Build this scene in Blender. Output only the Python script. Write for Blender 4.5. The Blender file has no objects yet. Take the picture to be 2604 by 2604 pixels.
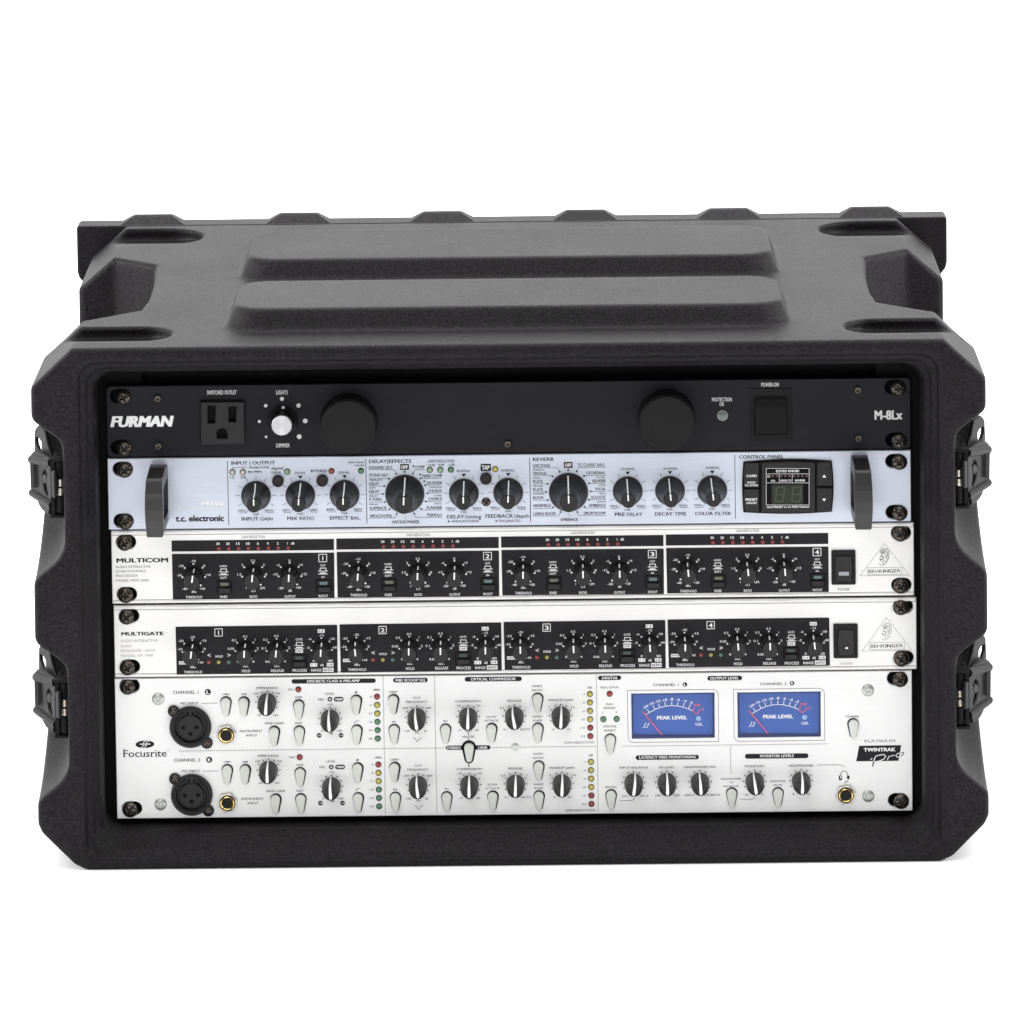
import bpy, math, random
import numpy as np
from mathutils import Matrix, Vector
from mathutils.geometry import tessellate_polygon
random.seed(4)
S = 0.001                      # everything below is written in millimetres
sc = bpy.context.scene
col = sc.collection

# ------------------------------------------------------------------ camera
C0 = np.array([29.06, -3340.32, 958.57])
_p, _y, _r = np.radians([5.14, -0.38, -0.69])
FPX, SY = 14331.58, -1986.43
_fw = np.array([np.sin(_y)*np.cos(_p), np.cos(_y)*np.cos(_p), -np.sin(_p)])
_ri = np.array([np.cos(_y), -np.sin(_y), 0.0]); _up = np.cross(_ri, _fw)
_r2 = _ri*np.cos(_r)+_up*np.sin(_r); _u2 = -_ri*np.sin(_r)+_up*np.cos(_r)
cam = bpy.data.cameras.new('camera'); co = bpy.data.objects.new('camera', cam); col.objects.link(co)
M = Matrix.Identity(4)
for i in range(3):
    M[i][0] = _r2[i]; M[i][1] = _u2[i]; M[i][2] = -_fw[i]; M[i][3] = C0[i]*S
co.matrix_world = M
cam.sensor_width = 36; cam.lens = 36*FPX/2604; cam.shift_y = SY/2604
cam.clip_start = 0.1; cam.clip_end = 60
sc.camera = co

# ------------------------------------------------------------------ light
w = bpy.data.worlds.new('World'); sc.world = w; w.use_nodes = True
bg = w.node_tree.nodes['Background']; bg.inputs[0].default_value = (1, 1, 1, 1); bg.inputs[1].default_value = 0.22
def area(name, loc, target, sx, sy, power, color=(1, 1, 1)):
    l = bpy.data.lights.new(name, 'AREA'); l.shape = 'RECTANGLE'; l.size = sx; l.size_y = sy
    l.energy = power; l.color = color
    o = bpy.data.objects.new(name, l); col.objects.link(o); o.location = loc
    d = Vector(target)-Vector(loc); o.rotation_euler = d.to_track_quat('-Z', 'Y').to_euler()
    return o
area('overhead_softbox', (0.05, 0.15, 2.3), (0, 0.1, 0.1), 2.6, 1.5, 4)
area('front_softbox', (-0.7, -3.2, 2.0), (0, 0, 0.12), 1.6, 1.0, 21)
for sx_ in (-1, 1): area('floor_corner_fill', (sx_*2.4, 0.1, 1.1), (sx_*0.35, 0.15, -0.02), 1.4, 0.8, 62)  # added fill lamps that lift the shade on the floor beside the case
area('background_softbox', (0, 1.5, 3.2), (0, 3.6, 1.0), 6.0, 1.2, 145)
area('floor_softbox', (0, -0.2, 3.6), (0, 0.3, 0), 6.0, 4.0, 185)
sc.view_settings.view_transform = 'Standard'; sc.view_settings.look = 'None'
sc.render.filter_size = 1.1
sc.view_settings.exposure = 0; sc.view_settings.gamma = 1

# ------------------------------------------------------------------ placing on real planes
def P(px, py, y=0.0):          # point of the plane y (mm) that a photo pixel shows
    d = _fw+_r2*(px-1302)/FPX-_u2*(py-1302-SY)/FPX
    return C0+(y-C0[1])/d[1]*d
FR = [0, 0, 1]
def frame(x0, y0, s): FR[:] = [x0, y0, s]
def src(x, y): return FR[0]+x/FR[2], FR[1]+y/FR[2]
def Q(x, y, d=0.0):            # zoom coordinates of the current crop -> (X, Z) in mm on plane d
    a, b = src(x, y); p = P(a, b, d); return p[0], p[2]

# ------------------------------------------------------------------ materials
def nt(m): return m.node_tree.nodes, m.node_tree.links
def mat(name, color, rough=0.5, metal=0.0, spec=0.5, coat=0.0):
    m = bpy.data.materials.new(name); m.use_nodes = True
    b = m.node_tree.nodes['Principled BSDF']
    b.inputs['Base Color'].default_value = (*color, 1); b.inputs['Roughness'].default_value = rough
    b.inputs['Metallic'].default_value = metal; b.inputs['Specular IOR Level'].default_value = spec
    b.inputs['Coat Weight'].default_value = coat
    return m
def add_noise(m, scale, amt_col=0.0, bump=0.0, dist=0.001, stretch=(1, 1, 1), detail=4, rough_var=0.0):
    n, l = nt(m); b = n['Principled BSDF']
    tc = n.new('ShaderNodeTexCoord'); mp = n.new('ShaderNodeMapping'); mp.inputs['Scale'].default_value = stretch
    no = n.new('ShaderNodeTexNoise'); no.inputs['Scale'].default_value = scale; no.inputs['Detail'].default_value = detail
    l.new(tc.outputs['Object'], mp.inputs[0]); l.new(mp.outputs[0], no.inputs['Vector'])
    if amt_col:
        base = b.inputs['Base Color'].default_value[:]
        src_sock = b.inputs['Base Color'].links[0].from_socket if b.inputs['Base Color'].links else None
        mx = n.new('ShaderNodeMix'); mx.data_type = 'RGBA'; mx.blend_type = 'MULTIPLY'; mx.inputs[0].default_value = 1
        mr = n.new('ShaderNodeMapRange'); mr.inputs['From Min'].default_value = 0.25; mr.inputs['From Max'].default_value = 0.75
        mr.inputs['To Min'].default_value = 1-amt_col; mr.inputs['To Max'].default_value = 1+amt_col
        l.new(no.outputs[0], mr.inputs[0])
        cb = n.new('ShaderNodeCombineColor')
        for k in range(3): l.new(mr.outputs[0], cb.inputs[k])
        if src_sock: l.new(src_sock, mx.inputs[6])
        else: mx.inputs[6].default_value = base
        l.new(cb.outputs[0], mx.inputs[7]); l.new(mx.outputs[2], b.inputs['Base Color'])
    if bump:
        bp = n.new('ShaderNodeBump'); bp.inputs['Strength'].default_value = bump; bp.inputs['Distance'].default_value = dist
        l.new(no.outputs[0], bp.inputs['Height'])
        if b.inputs['Normal'].links: l.new(b.inputs['Normal'].links[0].from_socket, bp.inputs['Normal'])
        l.new(bp.outputs[0], b.inputs['Normal'])
    if rough_var:
        mr = n.new('ShaderNodeMapRange'); r0 = b.inputs['Roughness'].default_value
        mr.inputs['To Min'].default_value = r0-rough_var; mr.inputs['To Max'].default_value = r0+rough_var
        l.new(no.outputs[0], mr.inputs[0]); l.new(mr.outputs[0], b.inputs['Roughness'])
    return m
MT = {}
MT['shell'] = mat('rotomoulded_plastic', (0.0100, 0.0087, 0.0100), 0.54, spec=0.15)
add_noise(MT['shell'], 850, 0.6, 0.5, 0.0004, detail=2, rough_var=0.22)
add_noise(MT['shell'], 14, 0.13, 0, detail=3, rough_var=0.05)
n, l = nt(MT['shell']); no = n.new('ShaderNodeTexNoise'); no.inputs['Scale'].default_value = 640; no.inputs['Detail'].default_value = 2
tc = n.new('ShaderNodeTexCoord'); l.new(tc.outputs['Object'], no.inputs['Vector']); mr = n.new('ShaderNodeMapRange')
mr.inputs['From Min'].default_value = 0.3; mr.inputs['From Max'].default_value = 0.7; mr.inputs['To Min'].default_value = 0.09; mr.inputs['To Max'].default_value = 0.20
l.new(no.outputs[0], mr.inputs[0]); l.new(mr.outputs[0], n['Principled BSDF'].inputs['Specular IOR Level'])
MT['interior'] = mat('interior_black', (0.004, 0.004, 0.004), 0.7, spec=0.1)
MT['latch'] = mat('latch_painted_steel', (0.0085, 0.0083, 0.009), 0.5, spec=0.10)
add_noise(MT['latch'], 60, 0.15, 0.1, 0.0002)
MT['anodised'] = mat('black_anodised_panel', (0.0145, 0.0142, 0.017), 0.42, spec=0.10)
add_noise(MT['anodised'], 60, 0.16, 0.05, 0.0001, stretch=(1, 1, 60))
MT['tcmetal'] = mat('blue_grey_brushed_aluminium', (0.57, 0.61, 0.70), 0.42, metal=0.25)
add_noise(MT['tcmetal'], 30, 0.07, 0.12, 0.0001, stretch=(1, 1, 90), rough_var=0.08)
add_noise(MT['tcmetal'], 9, 0.05, 0)
MT['alu'] = mat('bright_aluminium', (0.80, 0.795, 0.78), 0.38, metal=0.15)
add_noise(MT['alu'], 22, 0.035, 0.06, 0.0001, stretch=(1, 1, 70), rough_var=0.06)
add_noise(MT['alu'], 16, 0.045, 0, detail=6)
MT['aluw'] = mat('white_satin_aluminium', (0.80, 0.80, 0.795), 0.4, metal=0.1)
add_noise(MT['aluw'], 22, 0.02, 0.05, 0.0001, stretch=(1, 1, 70), rough_var=0.05)
add_noise(MT['aluw'], 12, 0.035, 0, detail=7)
MT['ridge'] = mat('bare_aluminium_edge', (0.62, 0.61, 0.59), 0.3, metal=0.7)
MT['screw'] = mat('bronzed_black_steel', (0.085, 0.072, 0.062), 0.24, metal=0.85)
add_noise(MT['screw'], 500, 0.3, 0.1, 0.0002)
MT['recess'] = mat('dark_cross_recess', (0.012, 0.011, 0.01), 0.6, metal=0.2)
MT['nickel'] = mat('dull_nickel', (0.50, 0.51, 0.49), 0.35, metal=0.7)
MT['spring'] = mat('spring_steel', (0.78, 0.74, 0.68), 0.25, metal=0.9)
MT['knob'] = mat('black_knob_plastic', (0.0095, 0.0092, 0.010), 0.36, spec=0.3)
MT['softknob'] = mat('charcoal_knob_rubber', (0.020, 0.0185, 0.018), 0.48, spec=0.35)
MT['podcap'] = mat('black_pod_cap', (0.0085, 0.0075, 0.0075), 0.5, spec=0.15)
add_noise(MT['softknob'], 350, 0.3, 0.15, 0.0003)
MT['worn'] = mat('dusty_black_knob_plastic', (0.018, 0.017, 0.015), 0.42, spec=0.5)
add_noise(MT['worn'], 420, 0.45, 0.2, 0.0003)
MT['dark'] = mat('charcoal_print_panel', (0.0145, 0.0132, 0.015), 0.5, spec=0.15)
add_noise(MT['dark'], 40, 0.12, 0)
MT['handle'] = mat('grey_cast_handle', (0.012, 0.011, 0.0115), 0.38, spec=0.5)
add_noise(MT['handle'], 90, 0.12, 0.1, 0.0003)
MT['white'] = mat('white_ink', (0.85, 0.85, 0.85), 0.6)
MT['offwhite'] = mat('pale_grey_ink', (0.62, 0.62, 0.61), 0.6)
MT['black'] = mat('black_ink', (0.012, 0.012, 0.014), 0.6, spec=0.2)
MT['grey'] = mat('grey_ink', (0.045, 0.045, 0.048), 0.6, spec=0.2)
MT['lgrey'] = mat('faded_grey_ink', (0.30, 0.30, 0.30), 0.6, spec=0.2)
MT['red'] = mat('red_ink', (0.75, 0.10, 0.14), 0.6)
MT['button'] = mat('translucent_white_button', (0.63, 0.64, 0.60), 0.35, spec=0.5)
add_noise(MT['button'], 200, 0.05, 0)
MT['silver'] = mat('turned_aluminium_cap', (0.50, 0.50, 0.51), 0.32, metal=1.0)
n, l = nt(MT['silver']); tg = n.new('ShaderNodeTangent'); tg.direction_type = 'RADIAL'; tg.axis = 'Y'
n['Principled BSDF'].inputs['Anisotropic'].default_value = 0.85; l.new(tg.outputs[0], n['Principled BSDF'].inputs['Tangent'])
MT['gold'] = mat('brass_ring', (0.85, 0.62, 0.22), 0.22, metal=1.0)
MT['brown'] = mat('jack_bore', (0.20, 0.10, 0.035), 0.5)
MT['hexnut'] = mat('nickel_hex_nut', (0.55, 0.52, 0.47), 0.3, metal=0.85)
MT['xlr'] = mat('connector_plastic', (0.011, 0.011, 0.012), 0.4, spec=0.25)
def led(name, c): return mat(name, c, 0.18, spec=0.6, coat=0.5)
MT['ledred'] = led('red_led_lens', (0.30, 0.022, 0.022)); MT['ledyel'] = led('yellow_led_lens', (0.50, 0.42, 0.05))
MT['ledgrn'] = led('green_led_lens', (0.07, 0.22, 0.10)); MT['ledpale'] = led('pale_led_lens', (0.55, 0.52, 0.42))
MT['ledlime'] = led('pale_green_led_lens', (0.22, 0.38, 0.20)); MT['ledclear'] = led('clear_led_lens', (0.16, 0.19, 0.17))
MT['flatred'] = mat('flat_red_led', (0.23, 0.028, 0.026), 0.4); MT['flatyel'] = mat('flat_yellow_led', (0.30, 0.26, 0.04), 0.4)
MT['flatgrn'] = mat('flat_green_led', (0.05, 0.13, 0.085), 0.4)
MT['winolive'] = mat('olive_indicator_window', (0.12, 0.13, 0.085), 0.3); MT['winteal'] = mat('teal_indicator_window', (0.10, 0.18, 0.18), 0.3)
MT['windark'] = mat('dark_green_indicator_window', (0.018, 0.04, 0.03), 0.3)
MT['winpale'] = mat('pale_indicator_window', (0.30, 0.31, 0.36), 0.3)
MT['display'] = mat('unlit_display_glass', (0.022, 0.027, 0.018), 0.3, spec=0.2)
MT['segment'] = mat('unlit_segment', (0.030, 0.037, 0.023), 0.4)
MT['dimled'] = mat('unlit_pink_led', (0.13, 0.05, 0.055), 0.5)
MT['meter'] = mat('blue_meter_card', (0.016, 0.088, 0.40), 0.55)
add_noise(MT['meter'], 14, 0.12, 0, detail=2)
MT['metwall'] = mat('shaded_meter_wall', (0.012, 0.028, 0.13), 0.35)
MT['metlamp'] = mat('pale_blue_meter_lamp', (0.30, 0.46, 0.72), 0.5)
m = bpy.data.materials.new('clear_window_pane'); m.use_nodes = True; n, l = nt(m); n.clear()
o_ = n.new('ShaderNodeOutputMaterial'); mx = n.new('ShaderNodeMixShader'); tr = n.new('ShaderNodeBsdfTransparent'); gl = n.new('ShaderNodeBsdfGlossy')
gl.inputs['Roughness'].default_value = 0.05; mx.inputs[0].default_value = 0.025
l.new(tr.outputs[0], mx.inputs[1]); l.new(gl.outputs[0], mx.inputs[2]); l.new(mx.outputs[0], o_.inputs[0]); MT['pane'] = m
MT['backdrop'] = mat('white_paper_backdrop', (0.96, 0.96, 0.96), 0.9, spec=0.1)

# ------------------------------------------------------------------ object helpers
WL = {}
def place(name, mesh, material=None, parent=None, loc=(0, 0, 0), rot=None):
    if material is not None and len(mesh.materials) == 0: mesh.materials.append(MT[material])
    o = bpy.data.objects.new(name, mesh); col.objects.link(o)
    base = np.zeros(3)
    if parent is not None: o.parent = parent; base = WL[parent.name]
    o.location = [(loc[i]-base[i])*S for i in range(3)]
    if rot: o.rotation_euler = rot
    WL[o.name] = np.array(loc, float)
    return o
def thing(name, label, cat, loc):
    o = bpy.data.objects.new(name, None); col.objects.link(o); o.location = [c*S for c in loc]
    o.empty_display_size = 0.02
    o['label'] = label; o['category'] = cat; WL[o.name] = np.array(loc, float); return o
def mk(verts, faces, name='mesh', smooth=False):
    me = bpy.data.meshes.new(name)
    v = np.asarray(verts, float)*S
    me.from_pydata([tuple(q) for q in v], [], [tuple(f) for f in faces]); me.update()
    if smooth:
        me.shade_smooth()
    return me
def box(x0, x1, y0, y1, z0, z1, b=0.0):
    if b <= 0:
        v = [(x, y, z) for x in (x0, x1) for y in (y0, y1) for z in (z0, z1)]
        return mk(v, [(0, 1, 3, 2), (4, 6, 7, 5), (0, 4, 5, 1), (2, 3, 7, 6), (0, 2, 6, 4), (1, 5, 7, 3)])
    return prism([(x0, z0), (x1, z0), (x1, z1), (x0, z1)], y0, y1, bevel=b)
def area2(lp): return sum(lp[i][0]*lp[(i+1) % len(lp)][1]-lp[(i+1) % len(lp)][0]*lp[i][1] for i in range(len(lp)))/2
def inset(lp, d):              # move a counter-clockwise loop inwards by d
    n = len(lp); out = []
    for i in range(n):
        a, b, c = np.array(lp[i-1]), np.array(lp[i]), np.array(lp[(i+1) % n])
        e1 = b-a; e2 = c-b; e1 = e1/(np.linalg.norm(e1)+1e-9); e2 = e2/(np.linalg.norm(e2)+1e-9)
        n1 = np.array([-e1[1], e1[0]]); n2 = np.array([-e2[1], e2[0]]); m_ = n1+n2; L = m_@m_
        m_ = m_*(2/L) if L > 0.3 else n1
        out.append(tuple(b+m_*d))
    return out
def prism_data(loop, y0, y1, holes=(), bevel=0.0, steps=1):
    """loop in (x, z); front face at y0 (towards the viewer), back at y1."""
    loops = [list(loop)]+[list(h) for h in holes]
    if area2(loops[0]) < 0: loops[0].reverse()
    for h in loops[1:]:
        if area2(h) > 0: h.reverse()
    V = []; F = []; idx = []
    for lp in loops:
        rings = []
        prof = [(0.0, y1)]
        if bevel > 0:
            for k in range(steps+1):
                a = math.pi/2*k/steps; prof.append((bevel*(1-math.cos(a)), y0+bevel*(1-math.sin(a))))
        else: prof.append((0.0, y0))
        for (ins, y) in prof:
            lp2 = inset(lp, ins) if ins else lp
            st = len(V); V.extend([(p[0], y, p[1]) for p in lp2]); rings.append(st)
        n_ = len(lp)
        for a, b in zip(rings[:-1], rings[1:]):
            for i in range(n_):
                j = (i+1) % n_; F.append((a+i, a+j, b+j, b+i))
        idx.append((rings[0], rings[-1], n_))
    for which in (0, 1):
        polys = [[Vector((V[i0[which]+k][0], V[i0[which]+k][2], 0)) for k in range(i0[2])] for i0 in idx]
        mp = [i0[which]+k for i0 in idx for k in range(i0[2])]
        for t in tessellate_polygon(polys):
            a, b, c = [mp[i] for i in t]
            cr = (V[b][0]-V[a][0])*(V[c][2]-V[a][2])-(V[b][2]-V[a][2])*(V[c][0]-V[a][0])
            if (cr > 0) == (which == 1): F.append((a, b, c))
            else: F.append((a, c, b))
    return V, F
def prism(loop, y0, y1, holes=(), bevel=0.0, steps=1, smooth=False):
    return mk(*prism_data(loop, y0, y1, holes, bevel, steps), smooth=smooth)
def circ(cx, cz, r, n=24, rz=None): return [(cx+r*math.cos(2*math.pi*i/n), cz+(rz or r)*math.sin(2*math.pi*i/n)) for i in range(n)]
def rrect(x0, x1, z0, z1, r, n=5):
    o = []
    for cx, cz, a0 in ((x1-r, z1-r, 0), (x0+r, z1-r, 90), (x0+r, z0+r, 180), (x1-r, z0+r, 270)):
        for k in range(n+1):
            a = math.radians(a0+90*k/n); o.append((cx+r*math.cos(a), cz+r*math.sin(a)))
    return o
def lathe_data(prof, n=40):
    """prof: list of (r, y) from the back outwards; axis along y, front is -y."""
    V = []; F = []
    for r, y in prof:
        for i in range(n):
            a = 2*math.pi*i/n; V.append((r*math.cos(a), y, r*math.sin(a)))
    for k in range(len(prof)-1):
        for i in range(n):
            j = (i+1) % n; F.append((k*n+i, k*n+j, (k+1)*n+j, (k+1)*n+i))
    for k, flip in ((0, True), (len(prof)-1, False)):
        if prof[k][0] > 1e-6:
            f = [k*n+i for i in range(n)]; F.append(tuple(reversed(f)) if flip else tuple(f))
    return V, F
def lathe(prof, n=40, smooth=True):
    V, F = lathe_data(prof, n); me = mk(V, F)
    if smooth:
        me.shade_smooth()
        try: me.set_sharp_from_angle(angle=math.radians(38))
        except Exception: pass
    return me
def join(parts):
    V = []; F = []
    for v, f in parts:
        o = len(V); V.extend(v); F.extend([tuple(i+o for i in q) for q in f])
    return mk(V, F)

# ------------------------------------------------------------------ implicit surfaces (moulded and cast shapes)
def smax(a, b, k):
    h = np.maximum(k-np.abs(a-b), 0)/k; return np.maximum(a, b)+h*h*k*0.25
def smin(a, b, k): return -smax(-a, -b, k)
def poly_sd(lp, X, Z):
    d = np.full(np.broadcast(X, Z).shape, 1e9, np.float32); s = np.ones_like(d); n = len(lp)
    for i in range(n):
        ax, az = lp[i]; bx, bz = lp[i-1]; ex, ez = bx-ax, bz-az; wx, wz = X-ax, Z-az
        t = np.clip((wx*ex+wz*ez)/(ex*ex+ez*ez+1e-12), 0, 1)
        d = np.minimum(d, (wx-ex*t)**2+(wz-ez*t)**2)
        c1 = Z >= az; c2 = Z < bz; c3 = ex*wz > ez*wx
        fl = (c1 & c2 & c3) | (~c1 & ~c2 & ~c3); s = np.where(fl, -s, s)
    return (s*np.sqrt(d)).astype(np.float32)
def rbox(X, Y, x0, x1, y0, y1, r):
    qx = np.abs(X-(x0+x1)/2)-(x1-x0)/2+r; qy = np.abs(Y-(y0+y1)/2)-(y1-y0)/2+r
    return np.sqrt(np.maximum(qx, 0)**2+np.maximum(qy, 0)**2)+np.minimum(np.maximum(qx, qy), 0)-r
def surface_nets(f, org, h):
    nx, ny, nz = f.shape; sgn = f < 0
    c = np.zeros((nx-1, ny-1, nz-1), np.int8)
    for i in (0, 1):
        for j in (0, 1):
            for k in (0, 1): c += sgn[i:nx-1+i, j:ny-1+j, k:nz-1+k]
    I, J, K = np.nonzero((c > 0) & (c < 8))
    acc = np.zeros((len(I), 3)); cnt = np.zeros(len(I))
    cor = [(i, j, k) for i in (0, 1) for j in (0, 1) for k in (0, 1)]
    for a in cor:
        for ax in range(3):
            if a[ax]: continue
            b = list(a); b[ax] = 1
            fa = f[I+a[0], J+a[1], K+a[2]]; fb = f[I+b[0], J+b[1], K+b[2]]
            mk_ = (fa < 0) != (fb < 0); t = np.where(mk_, fa/(fa-fb+1e-20), 0)
            p = np.array(a, float)[None, :].repeat(len(I), 0); p[:, ax] += t
            acc += p*mk_[:, None]; cnt += mk_
    V = (acc/cnt[:, None]+np.stack([I, J, K], 1))*h+np.array(org)
    idx = np.full(c.shape, -1, np.int32); idx[I, J, K] = np.arange(len(I))
    Fs = []
    for ax in range(3):
        a = [slice(1, -1)]*3; a[ax] = slice(0, -1); b = list(a); b[ax] = slice(1, None)
        fa = sgn[tuple(a)]; fb = sgn[tuple(b)]
        ii = np.stack(np.nonzero(fa != fb), 1); on = fa[tuple(ii.T)]
        o = ii+1; o[:, ax] -= 1
        u, v = [(1, 2), (2, 0), (0, 1)][ax]
        def cell(du, dv):
            q = o.copy(); q[:, u] -= du; q[:, v] -= dv; return idx[q[:, 0], q[:, 1], q[:, 2]]
        q = np.stack([cell(1, 1), cell(0, 1), cell(0, 0), cell(1, 0)], 1)
        q[~on] = q[~on][:, ::-1]; Fs.append(q)
    F = np.concatenate(Fs); F = F[(F >= 0).all(1)]
    return V, F
def mesh_np(V, F, name='mesh', smooth=True):
    me = bpy.data.meshes.new(name); me.vertices.add(len(V)); me.vertices.foreach_set('co', (np.asarray(V)*S).astype(np.float32).ravel())
    k = F.shape[1]; me.loops.add(F.size); me.loops.foreach_set('vertex_index', F.astype(np.int32).ravel())
    me.polygons.add(len(F)); me.polygons.foreach_set('loop_start', np.arange(0, F.size, k, dtype=np.int32))
    me.polygons.foreach_set('loop_total', np.full(len(F), k, np.int32))
    me.update(calc_edges=True); me.validate()
    if smooth: me.shade_smooth()
    return me
def grid(b, h):
    ax = [np.arange(b[2*i], b[2*i+1]+h*0.5, h, dtype=np.float32) for i in range(3)]
    return ax[0][:, None, None], ax[1][None, :, None], ax[2][None, None, :]

# ================================================================== THE CASE
ZT, ZB = 294.0, -23.6
case = thing('rack_case', 'black moulded plastic six-space equipment case with four side latches, open front holding the rack units', 'rack case', (0, 180, ZB))
face_half = [(260, ZT), (285, 270.5), (285.4, 255), (278, 247.3), (269.5, 242), (266.6, 237.5), (266.6, 168.5), (268.2, 165), (284.8, 152),
             (285.2, 120.5), (279.7, 113.5), (270, 107.4), (266, 102), (266.4, 34), (273, 26.5), (284.4, 18.8), (285.8, 4), (283, -1.5), (264, -20.8), (258, ZB)]
body_half = [(257, ZT), (280.5, 273.5), (281, 0), (262, -20), (255, ZB)]
front_half = [(260, ZT), (285, 270.5), (285.6, 4), (283, -1.5), (264, -20.8), (258, ZB)]
h = 1.75
X, Y, Z = grid((0.0, 297, -36, 392, -30, 314), h)
X2 = X[:, 0, :]; Z2 = Z[0]                        # (nx,1),(1,nz)
def closed(hf): return [(0, ZB-1e-3)]+hf[::-1]+[(0, ZT)] if False else hf+[(-hf[-1][0], hf[-1][1])]+[(-a, b) for a, b in hf[::-1][1:]]
Fc = poly_sd(closed(face_half), X2, Z2)[:, None, :]; Bd = poly_sd(closed(body_half), X2, Z2)[:, None, :]; Fr = poly_sd(closed(front_half), X2, Z2)[:, None, :]
r_ = 3.0
d = smax(Bd, np.maximum(Y-386, -Y+20), 5.0)                                  # main body
d = np.minimum(d, smax(smax(Fr, -30-Y, 3.6), Y-74, 14.0))                    # front block
# latch pockets in the front block
for (zu, zl) in ((237.5, 168.5), (101.8, 34.0)):
    top = Z-(zu+(X-266.6)*0.72)
    bot = (zl-(X-266.6)*0.83)+(Y+30)*0.08+((Y+30)/82.0)**2*24-Z
    pk = smax(smax(smax(266.5-X+0*Y, Y-54-0*Z, 14), top, 5), bot, 9)
    d = smax(d, -pk, 3.0)
# ribs on the lid
for (y0, y1) in ((22, 114), (185, 290)):
    hgt = 13.0
    dz_ = np.clip(ZT+hgt-Z, -5, 20)
    q = rbox(X, Y, -166.0-dz_*0.38, 166.0+dz_*0.38, y0-dz_*0.58, y1+dz_*0.2, 19)
    q = smax(q*0.9, Z-(ZT+hgt), 1.6); q = np.maximum(q, ZT-6-Z)
    d = smin(d, q, 2.6)
# side recesses
rec = [(228.8, 240), (225.6, 185), (225.0, 132), (227.6, 91), (258, 61), (300, 40), (310, 268), (256.4, 266)]
R = poly_sd(rec, X[:, :, 0], Y[:, :, 0])[:, :, None]
R = smax(R, 40-Z, 10); R = smax(R, (56+np.clip(284-Z, 0, 70)*0.55)-Y, 6.0); d = smax(d, -R, 4.0)
# corner scoops
for (xi, y0, y1, dep) in ((204.5, 312, 371.5, 9.5), (203.5, -9, 35, 8.5)):
    q = rbox(X[:, :, 0], Y[:, :, 0], xi, 360, y0, y1, (y1-y0)*0.48)[:, :, None]+(Z-ZT)*0.35
    fl = (ZT-dep*(Y-y0)/(y1-y0)-Z)
    d = smax(d, -smax(q*0.92, fl, 6.0), 2.5)
# shallow panel line near the back edge and mould waviness
# mouth of the case
yy = Y[0, :, 0]
ins = np.interp(yy, [-40, -25.6, -25.0, -20.6, -20.0, -9, 76], [-0.4, 0, 3.9, 4.6, 8.0, 9.6, 9.6]).astype(np.float32)
zb = np.interp(yy, [-40, -26, -25.4, -22, -12, 0, 400], [-18.6, -18.4, -14.8, -12.5, -5.2, -4.4, -4.4]).astype(np.float32)
zt = np.interp(yy, [-40, -25.6, -25.0, -20.6, -20, -12, 400], [285.2, 285.0, 281.2, 280.8, 278.0, 276.2, 276.0]).astype(np.float32)
xh = np.where(yy < 75, 256.4-ins, 220.0)[None, :, None]; rr = 11.0
zbm = zb[None, :, None]; ztm = zt[None, :, None]
qx = X-xh+rr; qz = np.abs(Z-(zbm+ztm)/2)-(ztm-zbm)/2+rr
cav = np.sqrt(np.maximum(qx, 0)**2+np.maximum(qz, 0)**2)+np.minimum(np.maximum(qx, qz), 0)-rr
cav = np.maximum(cav, Y-378)
d = smax(d, -cav, 1.6).astype(np.float32)
full = np.concatenate([d[:0:-1], d], 0)
V, F = surface_nets(full, (-float(X[-1, 0, 0]), float(Y[0, 0, 0]), float(Z[0, 0, 0])), h)
del d, full, cav, q, R
shell = place('shell', mesh_np(V-np.array([0, 180, ZB]), F), 'shell', case, (0, 180, ZB))
# rear lid ring with its castellated rim
ring_half = [(262, 292.9), (290.3, 292.9), (291.6, 291.6), (291.6, 262), (290.5, 258), (286.5, 253), (286.5, -12), (270, -23.5)]
ring_loop = closed(ring_half)
rg = place('rear_lid_ring', prism([(a, b-ZB) for a, b in ring_loop], 0, 21, bevel=1.3, steps=3), 'shell', case, (0, 390.5, ZB))
for x0s in (297, 667.5, 1032.5, 1396.5, 1760.5, 2121.5):
    frame(0, 0, 1)
    a = P(x0s, 555, 402)[0]; b = P(x0s+184, 555, 402)[0]; c = (a+b)/2; wd = (b-a)/2
    V = []; F = []
    for (ix, iy0, iy1, z) in ((0, 0.8, 19, -0.3), (2, 1.6, 19, 0.4), (10.5, 11.0, 18.8, 4.9), (12.0, 13.0, 18.2, 5.5), (14.5, 14.5, 17, 5.7)):
        V += [(-wd+ix, iy0, z), (wd-ix, iy0, z), (wd-ix, iy1, z), (-wd+ix, iy1, z)]
    for k in range(4):
        for i in range(4): F.append((4*k+i, 4*k+(i+1) % 4, 4*k+4+(i+1) % 4, 4*k+4+i))
    F.append((16, 17, 18, 19)); F.append((3, 2, 1, 0))
    place('rim_lug', mk(V, F), 'shell', rg, (c, 390.4, 292.0))
# rails behind the panels
for sgn_ in (-1, 1):
    place('rack_rail', box(-13, 13, 0, 18, 0, 279), 'interior', case, (sgn_*234, 5.5, -4))
place('inner_back_wall', box(-218, 218, 0, 2, 0, 268), 'interior', case, (0, 150, -2))
for zz in (-1, 1):   # added black strips standing in for shade in the gaps above and below the units
    place('gap_shade_strip', box(-247, 247, 0, 10, 0, 12), 'interior', case, (0, 10, -4.2 if zz < 0 else 264))

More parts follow.
